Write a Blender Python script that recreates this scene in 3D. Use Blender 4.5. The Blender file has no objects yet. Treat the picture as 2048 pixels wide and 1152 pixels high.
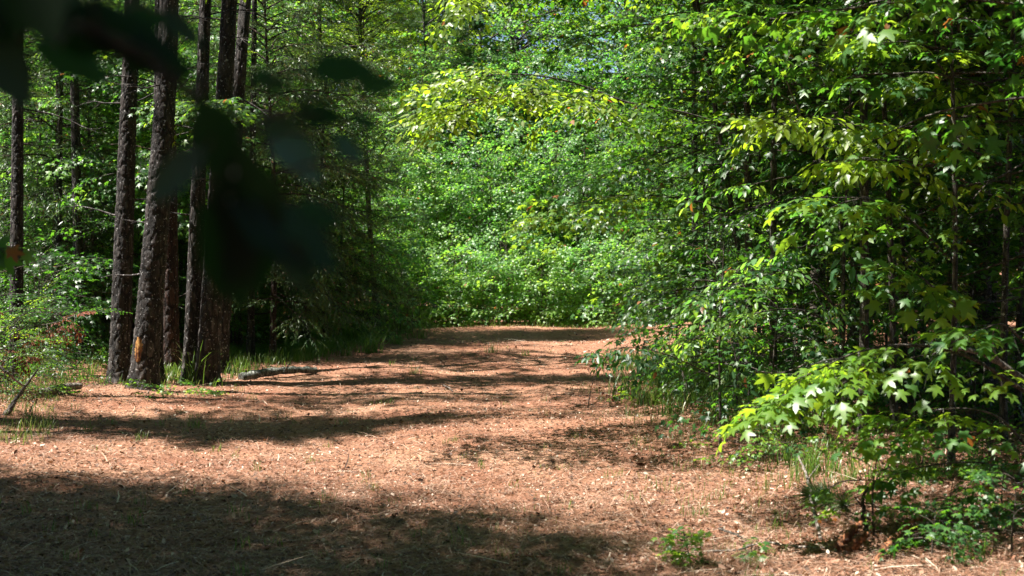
import bpy, math, random
import numpy as np
from mathutils import Vector

SC = bpy.context.scene
COL = SC.collection
R = math.radians

# ------------------------------------------------------------------ camera
FPX = 2844.0                       # focal length in pixels of the 2048 wide picture (50 mm)
CAMZ = 1.5
HOR = 500.0                        # image row of the horizon
cd = bpy.data.cameras.new('camera'); cam = bpy.data.objects.new('camera', cd); COL.objects.link(cam)
cd.lens = 50; cd.sensor_width = 36; cd.clip_start = 0.05; cd.clip_end = 2000
cam.location = (0, 0, CAMZ)
cam.rotation_euler = (R(90) - math.atan((576 - HOR) / FPX), 0, 0)
cd.dof.use_dof = True; cd.dof.focus_distance = 15.5; cd.dof.aperture_fstop = 50 / 10.5
SC.camera = cam

# ------------------------------------------------------------------ light
SUN_EL, SUN_AZ = 64.0, -8.0        # elevation, degrees the sun stands beyond the left hand side
S = Vector((-math.cos(R(SUN_EL)) * math.cos(R(SUN_AZ)), math.cos(R(SUN_EL)) * math.sin(R(SUN_AZ)), math.sin(R(SUN_EL))))
w = bpy.data.worlds.new('World'); SC.world = w; w.use_nodes = True
nt = w.node_tree; nt.nodes.clear()
sky = nt.nodes.new('ShaderNodeTexSky'); sky.sky_type = 'NISHITA'; sky.sun_disc = False
sky.sun_elevation = R(SUN_EL); sky.sun_rotation = math.atan2(S.x, S.y)
sky.air_density = 0.75; sky.dust_density = 0.3
bg = nt.nodes.new('ShaderNodeBackground'); bg.inputs[1].default_value = 0.05
wo = nt.nodes.new('ShaderNodeOutputWorld')
nt.links.new(sky.outputs[0], bg.inputs[0]); nt.links.new(bg.outputs[0], wo.inputs[0])
ld = bpy.data.lights.new('sun', 'SUN'); ld.energy = 5.0; ld.angle = R(0.55); ld.color = (1.0, 0.95, 0.86)
sun = bpy.data.objects.new('sun', ld); COL.objects.link(sun)
sun.rotation_euler = S.to_track_quat('Z', 'Y').to_euler()
SC.view_settings.view_transform = 'Standard'; SC.view_settings.look = 'None'
SC.view_settings.exposure = 1.95; SC.view_settings.gamma = 1
SC.render.engine = 'CYCLES'
SC.cycles.max_bounces = 7; SC.cycles.diffuse_bounces = 1; SC.cycles.glossy_bounces = 2
SC.cycles.transmission_bounces = 4; SC.cycles.use_denoising = True
SC.cycles.caustics_reflective = False; SC.cycles.caustics_refractive = False
SC.cycles.sample_clamp_indirect = 4.0

def at(px, py, Y):
    """A point of the place seen at a pixel of the 2048x1152 photograph, Y metres ahead."""
    return np.array([(px - 1024) / FPX * Y, Y, CAMZ - (py - HOR) / FPX * Y])

# ------------------------------------------------------------------ materials
def mat(name):
    m = bpy.data.materials.new(name); m.use_nodes = True; m.node_tree.nodes.clear()
    return m, m.node_tree
def N(nt, t, **kw):
    n = nt.nodes.new(t)
    for k, v in kw.items():
        if k.startswith('i_'): n.inputs[k[2:].replace('_', ' ')].default_value = v
        else: setattr(n, k, v)
    return n
def ramp(nt, stops, fac=None):
    n = nt.nodes.new('ShaderNodeValToRGB'); cr = n.color_ramp
    while len(cr.elements) < len(stops): cr.elements.new(0.5)
    for e, (p, c) in zip(cr.elements, stops): e.position = p; e.color = (*c, 1)
    if fac is not None: nt.links.new(fac, n.inputs[0])
    return n

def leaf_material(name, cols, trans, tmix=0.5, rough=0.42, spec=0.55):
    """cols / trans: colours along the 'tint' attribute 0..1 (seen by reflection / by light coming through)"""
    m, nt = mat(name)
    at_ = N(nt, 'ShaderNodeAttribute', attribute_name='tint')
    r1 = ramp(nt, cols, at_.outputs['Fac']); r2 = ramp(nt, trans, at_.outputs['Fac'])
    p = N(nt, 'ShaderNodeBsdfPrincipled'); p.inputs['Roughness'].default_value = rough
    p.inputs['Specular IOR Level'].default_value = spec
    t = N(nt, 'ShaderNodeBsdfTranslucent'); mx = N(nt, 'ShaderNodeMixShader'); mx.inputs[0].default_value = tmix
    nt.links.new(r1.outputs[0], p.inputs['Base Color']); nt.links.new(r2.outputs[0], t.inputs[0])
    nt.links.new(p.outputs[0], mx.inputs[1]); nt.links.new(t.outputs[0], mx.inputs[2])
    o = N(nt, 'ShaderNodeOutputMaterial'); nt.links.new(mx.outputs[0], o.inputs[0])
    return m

BR = (0.22, 0.09, 0.025)
M = {}
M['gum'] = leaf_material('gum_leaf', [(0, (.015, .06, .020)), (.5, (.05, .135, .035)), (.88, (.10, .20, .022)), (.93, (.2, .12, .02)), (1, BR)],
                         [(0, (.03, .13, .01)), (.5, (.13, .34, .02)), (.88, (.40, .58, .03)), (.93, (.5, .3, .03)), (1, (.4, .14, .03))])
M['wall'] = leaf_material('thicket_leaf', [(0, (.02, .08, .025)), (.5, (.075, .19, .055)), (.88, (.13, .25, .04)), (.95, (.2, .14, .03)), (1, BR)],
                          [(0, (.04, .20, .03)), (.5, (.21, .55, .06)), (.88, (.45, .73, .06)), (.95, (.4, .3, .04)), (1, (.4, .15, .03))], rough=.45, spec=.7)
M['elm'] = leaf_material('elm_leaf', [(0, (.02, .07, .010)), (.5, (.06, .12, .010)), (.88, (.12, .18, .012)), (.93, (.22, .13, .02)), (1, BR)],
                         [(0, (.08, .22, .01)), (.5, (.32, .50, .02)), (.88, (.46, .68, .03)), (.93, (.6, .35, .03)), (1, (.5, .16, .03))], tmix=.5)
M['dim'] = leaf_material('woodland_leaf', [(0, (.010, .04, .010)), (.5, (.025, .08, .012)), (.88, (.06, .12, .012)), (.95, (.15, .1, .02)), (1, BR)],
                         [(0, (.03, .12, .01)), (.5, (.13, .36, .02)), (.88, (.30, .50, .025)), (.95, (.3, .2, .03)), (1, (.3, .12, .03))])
M['needle'] = leaf_material('pine_needle', [(0, (.02, .06, .018)), (.5, (.045, .11, .028)), (.9, (.09, .15, .03)), (1, (.2, .1, .04))],
                            [(0, (.02, .07, .01)), (.5, (.06, .14, .02)), (.9, (.13, .2, .03)), (1, (.3, .12, .04))], tmix=.25)
M['cedar'] = leaf_material('cedar_scale', [(0, (.018, .05, .018)), (.5, (.05, .11, .032)), (.9, (.12, .17, .05)), (1, (.2, .09, .04))],
                           [(0, (.02, .06, .01)), (.5, (.11, .22, .03)), (.9, (.24, .32, .04)), (1, (.3, .12, .04))], tmix=.25)
M['grass'] = leaf_material('grass_blade', [(0, (.03, .08, .015)), (.5, (.07, .14, .025)), (.8, (.20, .20, .07)), (1, (.34, .26, .13))],
                           [(0, (.06, .16, .02)), (.5, (.18, .32, .03)), (.8, (.35, .34, .1)), (1, (.4, .3, .15))], tmix=.4)
M['litter'] = leaf_material('dead_leaf', [(0, (.03, .020, .016)), (.25, (.12, .058, .036)), (.55, (.28, .135, .085)), (.80, (.44, .31, .235)), (1, (.60, .52, .43))],
                            [(0, (.04, .02, .01)), (.5, (.25, .1, .03)), (1, (.4, .25, .12))], tmix=.15, rough=.6, spec=.3)
M['deadleaf'] = leaf_material('withered_leaf', [(0, (.10, .03, .02)), (.6, (.20, .07, .035)), (1, (.32, .14, .07))],
                              [(0, (.2, .05, .02)), (1, (.4, .14, .05))], tmix=.3, rough=.6, spec=.2)
M['near'] = leaf_material('oak_leaf', [(0, (.005, .018, .004)), (.5, (.010, .035, .014)), (1, (.02, .06, .03))],  # near-black and bluish tones put shade and sky sheen into the leaf colour
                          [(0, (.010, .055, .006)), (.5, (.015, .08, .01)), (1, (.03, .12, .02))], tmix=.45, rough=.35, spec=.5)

def bark_material(name, dark, mid, light, scale=9.0, vert=0.28, patch=0.0):
    m, nt = mat(name)
    tc = N(nt, 'ShaderNodeTexCoord'); mp = N(nt, 'ShaderNodeMapping'); mp.inputs['Scale'].default_value = (1, 1, vert)
    nt.links.new(tc.outputs['Object'], mp.inputs[0])
    n1 = N(nt, 'ShaderNodeTexNoise', i_Scale=scale * 2.4, i_Detail=7.0, i_Roughness=.7); nt.links.new(mp.outputs[0], n1.inputs['Vector'])
    v = N(nt, 'ShaderNodeTexVoronoi', feature='DISTANCE_TO_EDGE', i_Scale=scale * 1.5); 
    ad = N(nt, 'ShaderNodeVectorMath', operation='MULTIPLY_ADD'); ad.inputs[1].default_value = (.06, .06, .06)
    nt.links.new(n1.outputs['Color'], ad.inputs[0]); nt.links.new(mp.outputs[0], ad.inputs[2]); nt.links.new(ad.outputs[0], v.inputs['Vector'])
    cr = ramp(nt, [(0.0, dark), (.5, mid), (.75, light)], n1.outputs['Fac'])
    mr = N(nt, 'ShaderNodeMapRange'); mr.inputs[2].default_value = .14; nt.links.new(v.outputs['Distance'], mr.inputs[0])
    a = N(nt, 'ShaderNodeAttribute', attribute_name='plate')
    mu = N(nt, 'ShaderNodeMath', operation='MULTIPLY'); nt.links.new(mr.outputs[0], mu.inputs[0]); nt.links.new(a.outputs['Fac'], mu.inputs[1])
    mx = N(nt, 'ShaderNodeMix', data_type='RGBA'); mx.inputs['A'].default_value = (*[c * .6 for c in dark], 1)
    nt.links.new(mu.outputs[0], mx.inputs['Factor']); nt.links.new(cr.outputs[0], mx.inputs['B'])
    n3 = N(nt, 'ShaderNodeTexNoise', i_Scale=38.0, i_Detail=4.0); nt.links.new(tc.outputs['Object'], n3.inputs['Vector'])
    fl = ramp(nt, [(.63, (0, 0, 0)), (.67, (1, 1, 1))], n3.outputs['Fac'])
    mx2 = N(nt, 'ShaderNodeMix', data_type='RGBA'); mx2.inputs['B'].default_value = (.42, .40, .40, 1)
    mu2 = N(nt, 'ShaderNodeMath', operation='MULTIPLY'); mu2.inputs[1].default_value = .75
    nt.links.new(fl.outputs[0], mu2.inputs[0]); nt.links.new(mu2.outputs[0], mx2.inputs['Factor']); nt.links.new(mx.outputs['Result'], mx2.inputs['A'])
    p = N(nt, 'ShaderNodeBsdfPrincipled'); p.inputs['Roughness'].default_value = .75; p.inputs['Specular IOR Level'].default_value = .35
    nt.links.new(mx2.outputs['Result'], p.inputs['Base Color'])
    b = N(nt, 'ShaderNodeBump', i_Strength=.8, i_Distance=.02)
    ah = N(nt, 'ShaderNodeMath', operation='ADD'); nt.links.new(n1.outputs['Fac'], ah.inputs[0]); nt.links.new(mr.outputs[0], ah.inputs[1])
    nt.links.new(ah.outputs[0], b.inputs['Height']); nt.links.new(b.outputs[0], p.inputs['Normal'])
    o = N(nt, 'ShaderNodeOutputMaterial'); nt.links.new(p.outputs[0], o.inputs[0])
    return m
M['pinebark'] = bark_material('pine_bark', (.012, .010, .009), (.038, .029, .026), (.17, .15, .14))
M['redbark'] = bark_material('reddish_bark', (.022, .011, .008), (.06, .030, .022), (.13, .09, .075))
M['bark'] = bark_material('grey_bark', (.035, .028, .022), (.09, .075, .06), (.19, .17, .145), scale=22)
M['twig'] = bark_material('twig_bark', (.04, .028, .02), (.09, .065, .045), (.16, .12, .09), scale=40, vert=1)
M['deadwood'] = bark_material('bleached_wood', (.16, .13, .11), (.32, .27, .23), (.5, .46, .42), scale=30)
M['log'] = bark_material('mossy_log_bark', (.05, .05, .04), (.16, .17, .14), (.34, .36, .33), scale=18)
M['redwood'] = bark_material('rotten_wood', (.07, .025, .012), (.26, .10, .04), (.42, .19, .09), scale=25)

def wood_scar():
    m, nt = mat('exposed_resinous_wood')
    tc = N(nt, 'ShaderNodeTexCoord'); mp = N(nt, 'ShaderNodeMapping'); mp.inputs['Scale'].default_value = (1, 1, .25)
    nt.links.new(tc.outputs['Object'], mp.inputs[0])
    n1 = N(nt, 'ShaderNodeTexNoise', i_Scale=26.0, i_Detail=5.0); nt.links.new(mp.outputs[0], n1.inputs['Vector'])
    cr = ramp(nt, [(.38, (.05, .015, .008)), (.5, (.20, .075, .02)), (.62, (.40, .22, .07))], n1.outputs['Fac'])
    p = N(nt, 'ShaderNodeBsdfPrincipled'); p.inputs['Roughness'].default_value = .5
    nt.links.new(cr.outputs[0], p.inputs['Base Color'])
    o = N(nt, 'ShaderNodeOutputMaterial'); nt.links.new(p.outputs[0], o.inputs[0])
    return m
M['scar'] = wood_scar()

def ground_material():
    m, nt = mat('pine_straw_floor')
    tc = N(nt, 'ShaderNodeTexCoord'); g = tc.outputs['Object']
    big = N(nt, 'ShaderNodeTexNoise', i_Scale=.9, i_Detail=5.0, i_Roughness=.6); nt.links.new(g, big.inputs['Vector'])
    fine = N(nt, 'ShaderNodeTexNoise', i_Scale=30.0, i_Detail=8.0, i_Roughness=.75); nt.links.new(g, fine.inputs['Vector'])
    vo = N(nt, 'ShaderNodeTexVoronoi', i_Scale=42.0); nt.links.new(g, vo.inputs['Vector'])
    c1 = ramp(nt, [(.25, (.055, .030, .021)), (.43, (.17, .085, .052)), (.56, (.33, .185, .13)), (.74, (.54, .40, .31))], fine.outputs['Fac'])
    c2 = ramp(nt, [(.0, (.06, .035, .025)), (.5, (.23, .122, .075)), (1, (.44, .31, .22))], vo.outputs['Color'])
    mx = N(nt, 'ShaderNodeMix', data_type='RGBA'); mx.inputs['Factor'].default_value = .45
    nt.links.new(c1.outputs[0], mx.inputs['A']); nt.links.new(c2.outputs[0], mx.inputs['B'])
    c3 = ramp(nt, [(.36, (.36, .26, .21)), (.5, (.52, .46, .41)), (.62, (.62, .59, .55))], big.outputs['Fac'])
    mm = N(nt, 'ShaderNodeMix', data_type='RGBA', blend_type='OVERLAY'); mm.inputs['Factor'].default_value = .9
    nt.links.new(mx.outputs['Result'], mm.inputs['A']); nt.links.new(c3.outputs[0], mm.inputs['B'])
    pn = N(nt, 'ShaderNodeTexNoise', i_Scale=.55, i_Detail=6.0, i_Roughness=.65); nt.links.new(g, pn.inputs['Vector'])
    pr = ramp(nt, [(.42, (0, 0, 0)), (.60, (.75, .75, .75))], pn.outputs['Fac'])
    cl = ramp(nt, [(.3, (.13, .045, .026)), (.7, (.28, .132, .082))], fine.outputs['Fac'])
    mz = N(nt, 'ShaderNodeMix', data_type='RGBA'); nt.links.new(pr.outputs[0], mz.inputs['Factor']); nt.links.new(mm.outputs['Result'], mz.inputs['A']); nt.links.new(cl.outputs[0], mz.inputs['B'])
    mm = mz
    p = N(nt, 'ShaderNodeBsdfPrincipled'); p.inputs['Roughness'].default_value = .85; p.inputs['Specular IOR Level'].default_value = .2
    nt.links.new(mm.outputs['Result'], p.inputs['Base Color'])
    ah = N(nt, 'ShaderNodeMath', operation='ADD'); nt.links.new(fine.outputs['Fac'], ah.inputs[0]); nt.links.new(vo.outputs['Distance'], ah.inputs[1])
    b = N(nt, 'ShaderNodeBump', i_Strength=.7, i_Distance=.03); nt.links.new(ah.outputs[0], b.inputs['Height']); nt.links.new(b.outputs[0], p.inputs['Normal'])
    o = N(nt, 'ShaderNodeOutputMaterial'); nt.links.new(p.outputs[0], o.inputs[0])
    return m
M['ground'] = ground_material()

# ------------------------------------------------------------------ mesh plumbing
class MB:
    """collects polygons of several materials and builds them as ONE mesh"""
    def __init__(s): s.v = []; s.l = []; s.z = []; s.m = []; s.t = []; s.n = 0
    def add(s, v, loops, sizes, mi=0, tint=0.5):
        v = np.asarray(v, float).reshape(-1, 3)
        s.v.append(v); s.l.append(np.asarray(loops, int).ravel() + s.n); s.z.append(np.asarray(sizes, int).ravel())
        s.m.append(np.full(len(s.z[-1]), mi)); s.t.append(np.broadcast_to(np.asarray(tint, float), (len(v),)).copy()); s.n += len(v)
    def tube(s, pts, rad, sides=5, mi=0, tint=1.0, cap=True):
        pts = np.asarray(pts, float); n = len(pts); rad = np.broadcast_to(np.asarray(rad, float), (n,))
        tg = np.gradient(pts, axis=0); tg /= np.linalg.norm(tg, axis=1)[:, None] + 1e-9
        ref = np.array([0, 0, 1.]) if abs(tg[:, 2]).mean() < .8 else np.array([0, 1., 0])
        a = np.cross(tg, ref); a /= np.linalg.norm(a, axis=1)[:, None] + 1e-9; b = np.cross(tg, a)
        th = np.arange(sides) * 2 * np.pi / sides
        v = pts[:, None] + rad[:, None, None] * (np.cos(th)[None, :, None] * a[:, None] + np.sin(th)[None, :, None] * b[:, None])
        i = np.arange(n - 1)[:, None] * sides; j = np.arange(sides)[None]; k = (j + 1) % sides
        q = np.stack([i + j, i + k, i + sides + k, i + sides + j], -1).reshape(-1)
        s.add(v, q, np.full((n - 1) * sides, 4), mi, tint)
        if cap:
            s.add(v[-1], np.arange(sides), [sides], mi, tint); s.add(v[0], np.arange(sides)[::-1], [sides], mi, tint)
    def build(s, name, mats, parent=None, smooth=False, attr='tint'):
        me = bpy.data.meshes.new(name)
        v = np.concatenate(s.v); l = np.concatenate(s.l); z = np.concatenate(s.z); mi = np.concatenate(s.m); t = np.concatenate(s.t)
        me.vertices.add(len(v)); me.loops.add(len(l)); me.polygons.add(len(z))
        me.vertices.foreach_set('co', v.astype(np.float32).ravel()); me.loops.foreach_set('vertex_index', l.astype(np.int32))
        me.polygons.foreach_set('loop_start', np.concatenate([[0], np.cumsum(z)[:-1]]).astype(np.int32))
        me.polygons.foreach_set('material_index', mi.astype(np.int32))
        for q in mats: me.materials.append(M[q])
        me.attributes.new(attr, 'FLOAT', 'POINT').data.foreach_set('value', t.astype(np.float32))
        me.update(calc_edges=True)
        if smooth: me.polygons.foreach_set('use_smooth', np.ones(len(z), bool))
        o = bpy.data.objects.new(name, me); COL.objects.link(o)
        if parent: o.parent = parent
        return o
def empty(name, loc=(0, 0, 0)):
    o = bpy.data.objects.new(name, None); COL.objects.link(o); o.location = loc; o.empty_display_size = .2
    return o
def tag(o, label=None, cat=None, group=None, kind=None):
    if label: o['label'] = label
    if cat: o['category'] = cat
    if group: o['group'] = group
    if kind: o['kind'] = kind
    return o
def copy_tree(o, parent=None):
    c = o.copy(); COL.objects.link(c); c.parent = parent
    for ch in list(o.children): copy_tree(ch, c)
    return c
def nrm(a): return a / (np.linalg.norm(a, axis=-1, keepdims=True) + 1e-9)

# ------------------------------------------------------------------ ground
def vnoise(x, y, seed=0):
    x = np.asarray(x, float); y = np.asarray(y, float)
    xi = np.floor(x).astype(int); yi = np.floor(y).astype(int); fx = x - xi; fy = y - yi
    fx = fx * fx * (3 - 2 * fx); fy = fy * fy * (3 - 2 * fy)
    def h(a, b): return (np.abs(np.sin(a * 127.1 + b * 311.7 + seed * 74.7) * 43758.5453) % 1.0)
    return (h(xi, yi) * (1 - fx) + h(xi + 1, yi) * fx) * (1 - fy) + (h(xi, yi + 1) * (1 - fx) + h(xi + 1, yi + 1) * fx) * fy
def sstep(a, b, x):
    t = np.clip((x - a) / (b - a), 0, 1); return t * t * (3 - 2 * t)
def gz(x, y):
    x = np.asarray(x, float); y = np.asarray(y, float)
    z = (vnoise(x * .5, y * .5, 1) - .5) * .10 + (vnoise(x * 1.7, y * 1.7, 2) - .5) * .035
    z = z + .10 * sstep(-3.2, -5.5, x) * sstep(9, 14, y)             # low verge under the pines
    z = z + .10 * sstep(1.6, 3.2, x) + .05 * np.exp(-((x - 2.1) / .5) ** 2)
    z = z + .3 * sstep(28.5, 33, y)
    return z
def gzf(x, y): return gz(x, y) + (vnoise(x * 9, y * 9, 5) - .5) * .026 + (vnoise(x * 22, y * 22, 6) - .5) * .014
def edges_():
    xs = np.concatenate([-np.geomspace(400, 14, 16), np.arange(-13, 13, .10), np.geomspace(14, 400, 16)])
    ys = np.concatenate([-np.geomspace(400, 4, 14), np.arange(-2, 5, .5), np.arange(5, 14, .06), np.arange(14, 32, .12), np.geomspace(33, 600, 26)])
    return xs, ys
def ground():
    xs, ys = edges_(); X, Y = np.meshgrid(xs, ys)
    Z = gz(X, Y) + (vnoise(X * 9, Y * 9, 5) - .5) * .026 + (vnoise(X * 22, Y * 22, 6) - .5) * .014
    v = np.stack([X, Y, Z], -1).reshape(-1, 3); nx = len(xs); ny = len(ys)
    i = (np.arange(ny - 1)[:, None] * nx + np.arange(nx - 1)[None])
    q = np.stack([i, i + 1, i + nx + 1, i + nx], -1).reshape(-1)
    b = MB(); b.add(v, q, np.full((nx - 1) * (ny - 1), 4)); o = b.build('ground', ['ground'], smooth=True)
    tag(o, kind='structure')
ground()

# ------------------------------------------------------------------ leaf shapes: (verts along +x, loops, sizes)
def star_leaf(hi=False):
    v = [(0.0, 0, 0)]
    ang = [0, 58, -58, 122, -122]; ln = [1.0, .92, .92, .62, .62]
    base = .32
    L = []; Z = []
    def p(a, r, z): v.append((base + math.cos(R(a)) * r * .68, math.sin(R(a)) * r * .68, z)); return len(v) - 1
    c = p(0, 0, 0.02)
    n = {a: p(a, .42 if abs(a) < 80 else .36, .0) for a in (29, -29, 90, -90)}
    b = {s: p(s * 168, .40, -.02) for s in (1, -1)}
    br = {0: (-29, 29), 58: (29, 90), -58: (-90, -29), 122: (90, 'b1'), -122: ('b-1', -90)}
    for a, l in zip(ang, ln):
        e = [n.get(q) if q in n else b[int(q[1:])] for q in br[a]]
        t = p(a, l, -.13)
        if hi:
            s1 = p(a - 15, l * .70, -.04); s2 = p(a + 15, l * .70, -.04)
            L += [c, e[0], s1, t, s2, e[1]]; Z.append(6)
        else:
            L += [c, e[0], t, e[1]]; Z.append(4)
    L += [c, b[1], 0, b[-1]]; Z.append(4)
    return np.array(v, float), L, Z
def oval_leaf(wd=.27, fold=.06, droop=.12):
    v = [(0, 0, 0), (.3, -wd, fold), (.72, -wd * .78, fold - droop * .4), (1, 0, -droop), (.72, wd * .78, fold - droop * .4), (.3, wd, fold), (.45, 0, -.0)]
    return np.array(v, float), [0, 1, 2, 3, 6, 0, 6, 3, 4, 5], [5, 5]
def diamond_leaf(wd=.25):
    v = [(0, 0, 0), (.45, -wd, .03), (1, 0, -.08), (.45, wd, .03)]
    return np.array(v, float), [0, 1, 2, 3], [4]
def oak_leaf():
    out = [(0, .0), (.12, .05), (.2, .16), (.28, .09), (.4, .30), (.5, .13), (.66, .36), (.72, .15), (.86, .2), (1, 0)]
    v = [(x, 0, -.1 * x * x) for x, _ in out] + [(x, y, .05 * y / .3 - .1 * x * x) for x, y in out] + [(x, -y, .05 * y / .3 - .1 * x * x) for x, y in out]
    L = []; Z = []; n = len(out)
    for i in range(n - 1):
        L += [i, i + 1, n + i + 1, n + i]; Z.append(4); L += [i + 1, i, 2 * n + i, 2 * n + i + 1]; Z.append(4)
    return np.array(v, float), L, Z

def place(v, pos, d, up, s):
    """template verts (k,3) placed at n frames -> (n,k,3)"""
    d = nrm(np.atleast_2d(d)); side = nrm(np.cross(up, d)); u = np.cross(d, side)
    s = np.atleast_1d(s)[:, None, None]
    return np.atleast_2d(pos)[:, None] + s * (v[None, :, 0:1] * d[:, None] + v[None, :, 1:2] * side[:, None] + v[None, :, 2:3] * u[:, None])

# ------------------------------------------------------------------ sprays: leafy twigs, six variants of each kind
def leaf_block(T, pos, d, up, s):
    V, L, Z = T; k = len(V); n = len(pos)
    W = place(V, pos, d, up, s).reshape(-1, 3)
    loops = (np.asarray(L)[None] + np.arange(n)[:, None] * k).ravel()
    return W, loops, np.tile(Z, n), np.repeat(np.arange(n), k)

def make_spray(rng, T, length, sides, gap, leaf, jit, droop, pet=.25, yaw=50, sag=.15, twig=.0022, sidelen=.5):
    pos = []; d = []; tw = MB()
    def run(p0, dr, ln, r):
        n = max(4, int(ln / .06)); ss = np.linspace(0, 1, n)
        lat = rng.normal(0, .04)
        side = np.cross([0, 0, 1], dr)
        pts = p0 + ss[:, None] * ln * dr + (ss ** 2)[:, None] * np.array([0, 0, -sag * ln]) + (np.sin(ss * 3.5) * lat * ln)[:, None] * side
        tw.tube(pts, np.linspace(r, r * .45, n), 3, cap=False)
        return pts
    def leaves(pts, ln, start):
        m = max(2, int(ln * (1 - start) / gap)); sgn = 1
        for q in range(m + 1):
            u = start + (1 - start) * q / m
            f = u * (len(pts) - 1); i = min(int(f), len(pts) - 2); p = pts[i] + (pts[i + 1] - pts[i]) * (f - i)
            t = nrm(pts[i + 1] - pts[i]); sd = np.cross([0, 0, 1], t)
            a = R(yaw + rng.normal(0, 14)) if q < m else 0
            dr = t * math.cos(a) + sd * math.sin(a) * sgn + np.array([0, 0, -droop + rng.normal(0, .16)])
            dr = nrm(dr); pos.append(p + dr * leaf * pet); d.append(dr); sgn = -sgn
    main = run(np.zeros(3), np.array([1., 0, 0]), length, twig); leaves(main, length, .2 if sides == 0 else .45)
    for k in range(sides):
        u = .12 + .68 * (k + .5) / sides; p = main[int(u * (len(main) - 1))]; sg = 1 if k % 2 else -1
        a = R(48 + rng.normal(0, 8)) * sg; ln = length * sidelen * (1.1 - .5 * u) * rng.uniform(.8, 1.15)
        pts = run(p, nrm(np.array([math.cos(a), math.sin(a), rng.normal(0, .12)])), ln, twig * .7); leaves(pts, ln, .25)
    pos = np.array(pos); d = np.array(d); n = len(pos)
    up = np.array([0, 0, 1.]) + rng.normal(0, jit, (n, 3))
    W, L, Z, lid = leaf_block(T, pos, d, up, leaf * rng.uniform(.7, 1.15, n))
    return dict(lv=W, ll=L, lz=Z, lid=lid, nl=n, tv=np.concatenate(tw.v), tl=np.concatenate(tw.l), tz=np.concatenate(tw.z))

def needle_spray(rng, length=.16, n=46, wd=.0035, twl=.16, spread=1.0, tufts=1):
    P = []; D = []
    for t in range(tufts):
        a = 0 if t == 0 else rng.uniform(-1, 1)
        for q in range(n):
            u = rng.uniform(0, 1); th = rng.uniform(0, 2 * np.pi); op = rng.uniform(.25, 1.15) * spread * (1.15 - .6 * u)
            dr = np.array([math.cos(op), math.sin(op) * math.cos(th), math.sin(op) * math.sin(th)])
            P.append((u * twl, 0, 0)); D.append(dr)
    T = (np.array([(0, -.5 * wd / length, 0), (.55, -.5 * wd / length, -.02), (1, 0, -.09), (.55, .5 * wd / length, -.02), (0, .5 * wd / length, 0)]), [0, 1, 2, 3, 4], [5])
    P = np.array(P); D = np.array(D); up = rng.normal(0, 1, P.shape)
    W, L, Z, lid = leaf_block(T, P, D, up, length * rng.uniform(.75, 1.1, len(P)))
    tw = MB(); tw.tube([(-.12, 0, -.01), (0, 0, 0), (twl * .9, 0, 0)], [.004, .004, .003], 3, cap=False)
    return dict(lv=W, ll=L, lz=Z, lid=lid, nl=len(P), tv=np.concatenate(tw.v), tl=np.concatenate(tw.l), tz=np.concatenate(tw.z))

rg = np.random.default_rng(11)
SP = {
    'gum_hi': [make_spray(rg, star_leaf(True), .50, 5, .07, .115, .34, .28, pet=.5, sag=.18) for _ in range(6)],
    'gum_short': [make_spray(rg, star_leaf(True), .25, 2, .062, .125, .30, .22, pet=.55, sag=.15, sidelen=.6) for _ in range(8)],
    'gum':    [make_spray(rg, star_leaf(), .46, 5, .068, .088, .42, .25, pet=.4, sag=.18) for _ in range(6)],
    'thick':  [make_spray(rg, star_leaf(), .42, 5, .058, .078, .50, .15, pet=.3, sag=.1) for _ in range(6)],
    'elm':    [make_spray(rg, oval_leaf(.26), .50, 5, .048, .082, .38, .2, pet=.08, yaw=58, sag=.15, sidelen=.55) for _ in range(6)],
    'hick':   [make_spray(rg, oval_leaf(.22), .45, 4, .07, .115, .35, .40, pet=.1, yaw=50, sag=.2) for _ in range(6)],
    'tiny':   [make_spray(rg, diamond_leaf(.24), .5, 8, .030, .042, .40, .12, pet=.1, yaw=55, sag=.12, sidelen=.6) for _ in range(6)],
    'cedar':  [make_spray(rg, diamond_leaf(.09), .42, 9, .016, .050, .9, .25, pet=0, yaw=32, sag=.35, sidelen=.55) for _ in range(6)],
    'pine':   [needle_spray(rg) for _ in range(4)],
    'pinehi': [needle_spray(rg, length=.2, n=170, wd=.0055, spread=1.25, twl=.14) for _ in range(4)],
    'crownp': [needle_spray(rg, length=.26, n=34, wd=.022, twl=.3, spread=1.2) for _ in range(3)],
    'far':    [make_spray(rg, diamond_leaf(.33), .9, 6, .10, .15, .5, .15, pet=.1, yaw=55, sag=.12, twig=.005) for _ in range(5)],
}

class Crown:
    def __init__(s, kind): s.k = kind; s.p = []; s.d = []; s.u = []; s.s = []; s.t = []
    def put(s, p, d, u, sc, t): s.p.append(p); s.d.append(d); s.u.append(u); s.s.append(sc); s.t.append(t)
    def emit(s, b, rng, leafjit=.17, mi=(0, 1), brown=.007):
        if not s.p: return
        P = np.array(s.p); D = np.array(s.d); U = np.array(s.u); C = np.array(s.s); Tt = np.array(s.t)
        var = rng.integers(0, len(SP[s.k]), len(P))
        for q, sp in enumerate(SP[s.k]):
            ix = np.where(var == q)[0]; n = len(ix)
            if not n: continue
            W = place(sp['lv'], P[ix], D[ix], U[ix], C[ix]); k = len(sp['lv'])
            lt = Tt[ix][:, None] + rng.normal(0, leafjit, (n, sp['nl'])); lt = np.clip(lt, 0, .86)
            lt[rng.random(lt.shape) < brown] = 1.0
            tint = lt[:, sp['lid']].ravel()
            b.add(W.reshape(-1, 3), (sp['ll'][None] + np.arange(n)[:, None] * k).ravel(), np.tile(sp['lz'], n), mi[0], tint)
            W = place(sp['tv'], P[ix], D[ix], U[ix], C[ix]); k = len(sp['tv'])
            b.add(W.reshape(-1, 3), (sp['tl'][None] + np.arange(n)[:, None] * k).ravel(), np.tile(sp['tz'], n), mi[1], .5)

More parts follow.
